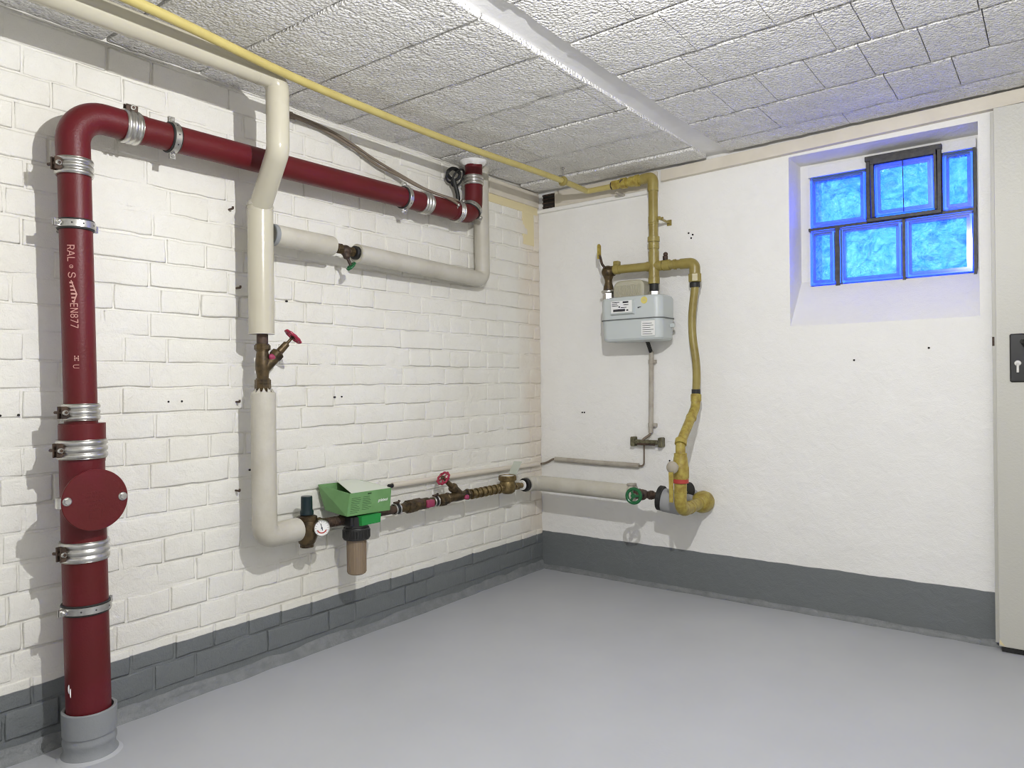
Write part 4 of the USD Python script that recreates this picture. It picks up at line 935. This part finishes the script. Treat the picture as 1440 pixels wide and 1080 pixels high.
st = part('paper_label', box((0.708, -0.1992, 1.214), (0.776, -0.1982, 1.282)), M['white'], mt, smooth=False)
part('fine_print', join(*[box((0.714, -0.1996, 1.220 + k * 0.0098), (0.714 + w, -0.1990, 1.2225 + k * 0.0098)) for k, w in enumerate((0.05, 0.044, 0.056, 0.04, 0.055, 0.048))]), M['meter_seam'], st, smooth=False)
for x, z in ((0.478, 1.366), (0.478, 1.226), (0.814, 1.262)): part('side_lug', box((x - 0.012, -0.10, z - 0.010), (x + 0.012, -0.085, z + 0.010), 0.003), M['meter'], mt, smooth=False)
for x in (0.52, 0.77): part('wall_strut', box((x - 0.01, -0.036, 1.24), (x + 0.01, 0.0, 1.26)), M['zinc'], mt, smooth=False)

gr = thing('gas_pipe', 'bent olive-yellow gas pipe dropping from the meter fittings to the shut-off valve', 'pipe', (0.93, -0.1, 0.94))
part('pipe_run', tube(smoothpath([(0.932, GY, 1.4495), (0.929, GY, 1.42), (0.919, GY, 1.345), (0.914, GY, 1.27), (0.919, GY, 1.18), (0.931, GY, 1.085), (0.932, GY, 1.0), (0.929, GY, 0.95)], 60), 0.0178, 26), M['yellow'], gr)
part('black_ring', join(solid(0.0235, 1.428, 1.4495, (0.930, GY, 0), Z, 26), ), M['rubber'], gr)
part('black_sleeve', lathe([(0, 0), (0.0195, 0), (0.0195, 0.024), (0, 0.024)], (0.929, GY, 0.940), Z, 26), M['rubber'], gr)

gl = thing('gas_shutoff', 'bright yellow gas shut-off valve with red ring, grey knob and long lever', 'gas valve', (0.95, -0.33, 0.40))
part('inlet_pipe', tube(fillet([(0.929, GY, 0.943), (0.929, -0.105, 0.885), (0.950, -0.322, 0.735), (0.953, -0.33, 0.66)], [0.05, 0.05], 10), 0.0208, 28), M['yellow_bright'], gl)
for r, h, c, a in ((0.0238, 0.016, (0.929, GY, 0.925), Z), (0.0235, 0.006, (0.935, -0.170, 0.838), (0.1, -0.82, -0.57)), (0.0255, 0.012, (0.9505, -0.318, 0.740), (0.1, -0.6, -0.8)), (0.0275, 0.007, (0.953, -0.33, 0.686), Z)): part('pipe_ring', ringband(0.02, r, -h, h, c, a, 28), M['yellow_bright'], gl)
part('valve_body', lathe([(0, 0.580), (0.033, 0.580), (0.0355, 0.590), (0.0355, 0.632), (0.033, 0.640), (0.029, 0.676), (0.026, 0.684), (0, 0.684)], (0.953, -0.33, 0), Z, 12), M['yellow_bright'], gl, smooth=35)
part('red_ring', ringband(0.03, 0.0345, 0.566, 0.584, (0.952, -0.33, 0), Z, 32), M['red_tape'], gl)
part('wall_elbow', tube(fillet([(0.952, -0.33, 0.572), (0.949, -0.33, 0.442), (0.928, -0.06, 0.442)], 0.075, 14), 0.0272, 30), M['yellow_bright'], gl)
part('elbow_joint', join(ringband(0.026, 0.0285, -0.002, 0.002, (0.951, -0.33, 0.527), Z, 30), ringband(0.026, 0.0292, -0.003, 0.003, (0.940, -0.215, 0.442), unit([-0.08, 1, 0]), 30)), M['yellow_bright'], gl)
part('wall_bulb', noisy(lathe([(0, -0.005), (0.045, 0.0), (0.050, 0.02), (0.049, 0.05), (0.042, 0.075), (0.027, 0.088), (0, 0.09)], (0.925, 0.0, 0.442), unit([0.06, -1, 0]), 36), 0.003, 40), M['yellow_bright'], gl, smooth=60)
part('knob', join(ball((0.942, -0.388, 0.637), 0.0265, 3, (1, 0.62, 1)), rod((0.950, -0.345, 0.636), (0.945, -0.385, 0.637), 0.012, 16)), M['knob'], gl, smooth=50, label='round grey valve knob')
part('lever', hull([(0.942 + s * w, -0.402 + d, z) for s in (-1, 1) for d in (-0.004, 0.004) for z, w in ((0.618, 0.0095), (0.585, 0.0085), (0.492, 0.0075))]), M['yellow_bright'], gl, smooth=False, label='flat yellow lever')

# ------------------------------------------------------------------ the lamp itself, just above the picture
lp0 = thing('ceiling_lamp', 'small black ceiling lamp with flat round reflector and bare bulb', 'lamp', (LAMP[0], LAMP[1], 2.03))
part('base', lathe([(0, 2.030), (0.045, 2.030), (0.045, 2.012), (0.030, 2.000), (0.022, 1.955), (0, 1.955)], (LAMP[0], LAMP[1], 0), Z, 32), M['black'], lp0)
part('reflector', lathe([(0.020, 1.960), (0.130, 1.938), (0.150, 1.926), (0.150, 1.923), (0.129, 1.934), (0.020, 1.955)], (LAMP[0], LAMP[1], 0), Z, 48), M['black'], lp0)
part('lamp_socket', lathe([(0, 1.955), (0.018, 1.955), (0.018, 1.915), (0.014, 1.905), (0.010, 1.900), (0, 1.900)], (LAMP[0], LAMP[1], 0), Z, 24), M['black'], lp0)

# ------------------------------------------------------------------ conduits, earthing, cables, hooks
cd = thing('conduit', 'upright grey conduit clipped to the wall below the gas meter', 'conduit', (0.66, -0.014, 0.75))
part('tube', tube([(0.667, -0.015, 1.148), (0.664, -0.015, 0.95), (0.659, -0.015, 0.752)], 0.0118, 20), M['conduit'], cd)
part('black_sleeve', rod((0.660, -0.045, 1.20), (0.667, -0.016, 1.140), 0.0095, 14), M['rubber'], cd)
for z in (1.098, 0.790): part('clip', join(ringband(0.0112, 0.0138, -0.010, 0.010, (0.6655 if z > 1 else 0.660, -0.015, z), Z, 22), box((0.674, -0.024, z - 0.009), (0.690, 0.0, z + 0.009), 0.003)), M['conduit'], cd, smooth=30)
part('wire_tail', tube(smoothpath([(0.659, -0.016, 0.756), (0.655, -0.022, 0.742), (0.640, -0.036, 0.728), (0.628, -0.040, 0.716)], 20), 0.0062, 12), M['cable'], cd)
eb_ = thing('earthing_bar', 'small metal earthing bar with clamp screws on the wall between conduit and gas valve', 'earthing bar', (0.64, -0.01, 0.69))
part('bar', box((0.570, -0.034, 0.696), (0.722, -0.012, 0.717), 0.002), M['earth'], eb_, smooth=False)
for x in (0.568, 0.716):
    part('foot', box((x - 0.010, -0.040, 0.684), (x + 0.012, 0.0, 0.731), 0.004), M['earth'], eb_, smooth=False)
for x in (0.585, 0.605, 0.66, 0.685, 0.70): part('screw', solid(0.0052, 0, 0.006, (x, -0.034, 0.7065), -Y, 10), M['earth'], eb_)
part('front_clamp', box((0.596, -0.0405, 0.692), (0.690, -0.033, 0.702), 0.001), M['iron'], eb_, smooth=False)
cd2 = thing('conduit', 'horizontal grey conduit low on the plastered wall, ending below the earthing bar', 'conduit', (0.34, -0.014, 0.58))
part('tube', tube([(0.098, -0.014, 0.594), (0.35, -0.014, 0.589), (0.592, -0.014, 0.588)], 0.0125, 20), M['conduit'], cd2)
part('wire', tube(fillet([(0.585, -0.014, 0.586), (0.620, -0.014, 0.587), (0.622, -0.014, 0.70)], 0.022, 8), 0.0042, 12), M['cable'], cd2)
part('wire', tube(smoothpath([(0.105, -0.014, 0.594), (0.082, -0.014, 0.592), (0.055, -0.014, 0.578), (0.028, -0.016, 0.568), (0.016, -0.03, 0.566)], 24), 0.0055, 12), M['cable'], cd2)
cd3 = thing('conduit', 'grey-white conduit along the brick wall just above the water line', 'conduit', (0.014, -0.6, 0.56))
part('tube', tube([(0.0145, -1.118, 0.5775), (0.0145, -0.6, 0.5745), (0.0145, -0.05, 0.567)], 0.0125, 20), M['wirepaint'], cd3)
part('black_end', tube([(0.0145, -1.140, 0.5775), (0.0145, -1.112, 0.5775)], 0.0085, 14), M['rubber'], cd3)

ca = thing('cable', 'upper of two thin grey-brown cables sagging from the ceiling edge to the red pipe', 'cable', (0.03, -1.5, 1.98))
part('cable_run', tube(smoothpath([(0.022, -1.66, 1.995), (0.024, -1.55, 1.990), (0.026, -1.42, 1.976), (0.028, -1.31, 1.950), (0.030, -1.23, 1.925), (0.040, -1.14, 1.898), (0.060, -1.05, 1.868), (0.090, -0.98, 1.838), (0.118, -0.90, 1.820), (0.135, -0.82, 1.812)], 70), 0.0055, 12), M['cable'], ca)
ca2 = thing('cable', 'lower of two thin grey-brown cables, drooping a little further before it meets the red pipe', 'cable', (0.03, -1.5, 1.97))
part('cable_run', tube(smoothpath([(0.024, -1.66, 1.985), (0.026, -1.52, 1.979), (0.028, -1.36, 1.950), (0.030, -1.27, 1.922), (0.034, -1.18, 1.894), (0.044, -1.12, 1.882), (0.070, -1.03, 1.852), (0.112, -0.96, 1.824), (0.152, -0.885, 1.801), (0.158, -0.845, 1.786)], 70), 0.0055, 12), M['cable'], ca2)
part('cable_lug', join(ball((0.158, -0.842, 1.784), 0.008, 1), rod((0.158, -0.842, 1.784), (0.150, -0.842, 1.770), 0.004, 8)), M['zinc'], ca2)
cw = thing('cable_cover', 'short flat grey cable cover at the ceiling edge behind the grey pipe', 'cable cover', (0.01, -1.66, 1.98))
part('cover', hull([(0.0, -1.69, 2.0), (0.0, -1.60, 2.002), (0.022, -1.69, 2.0), (0.022, -1.60, 2.002), (0.0, -1.69, 1.982), (0.0, -1.575, 1.986), (0.022, -1.69, 1.982), (0.022, -1.575, 1.986)]), M['cable'], cw, smooth=False)
bd = thing('cable_bundle', 'black cable loops hanging at the ceiling beside the top of the red pipe', 'cable', (0.04, -0.72, 1.9))
for k in range(4):
    r = np.random.default_rng(60 + k); o = np.array([0.055, -0.745, 1.955]) + r.normal(0, 0.006, 3)
    q = np.linspace(0, 2 * math.pi, 40); e1, e2 = unit([0.3, 1, 0.25 * k - 0.3]), unit([0.5, -0.1, 1])
    part('loop', tube(o + 0.034 * np.cos(q)[:, None] * e1 + (0.020 + 0.006 * k) * np.sin(q)[:, None] * e2, 0.0048, 10, cap=False), M['rubber'], bd)
part('tail', tube(smoothpath([(0.055, -0.755, 1.935), (0.058, -0.745, 1.90), (0.060, -0.735, 1.87), (0.055, -0.732, 1.83)], 24), 0.010, 12), M['rubber'], bd)
for y, z, lab in ((-1.800, 1.338, 'small dark wall hook behind the grey pipe, between pipe offset and red handwheel'), (-1.808, 0.948, 'small dark wall hook behind the grey pipe, just under the bronze valve'), (-1.812, 0.645, 'small dark wall hook behind the grey pipe, lowest of three'), (-1.825, 1.603, 'small dark wall hook behind the crimped cuff of the grey pipe')):
    t = thing('wall_hook', lab, 'hook', (0, y, z), 'hooks behind the grey pipe')
    part('shank', rod((-0.003, y - 0.022, z), (0.022, y - 0.022, z), 0.0036, 10), M['iron'], t)
    part('tip', tube(fillet([(0.021, y - 0.022, z), (0.025, y - 0.022, z), (0.025, y - 0.022, z + 0.007)], 0.002, 4), 0.0036, 10), M['iron'], t)
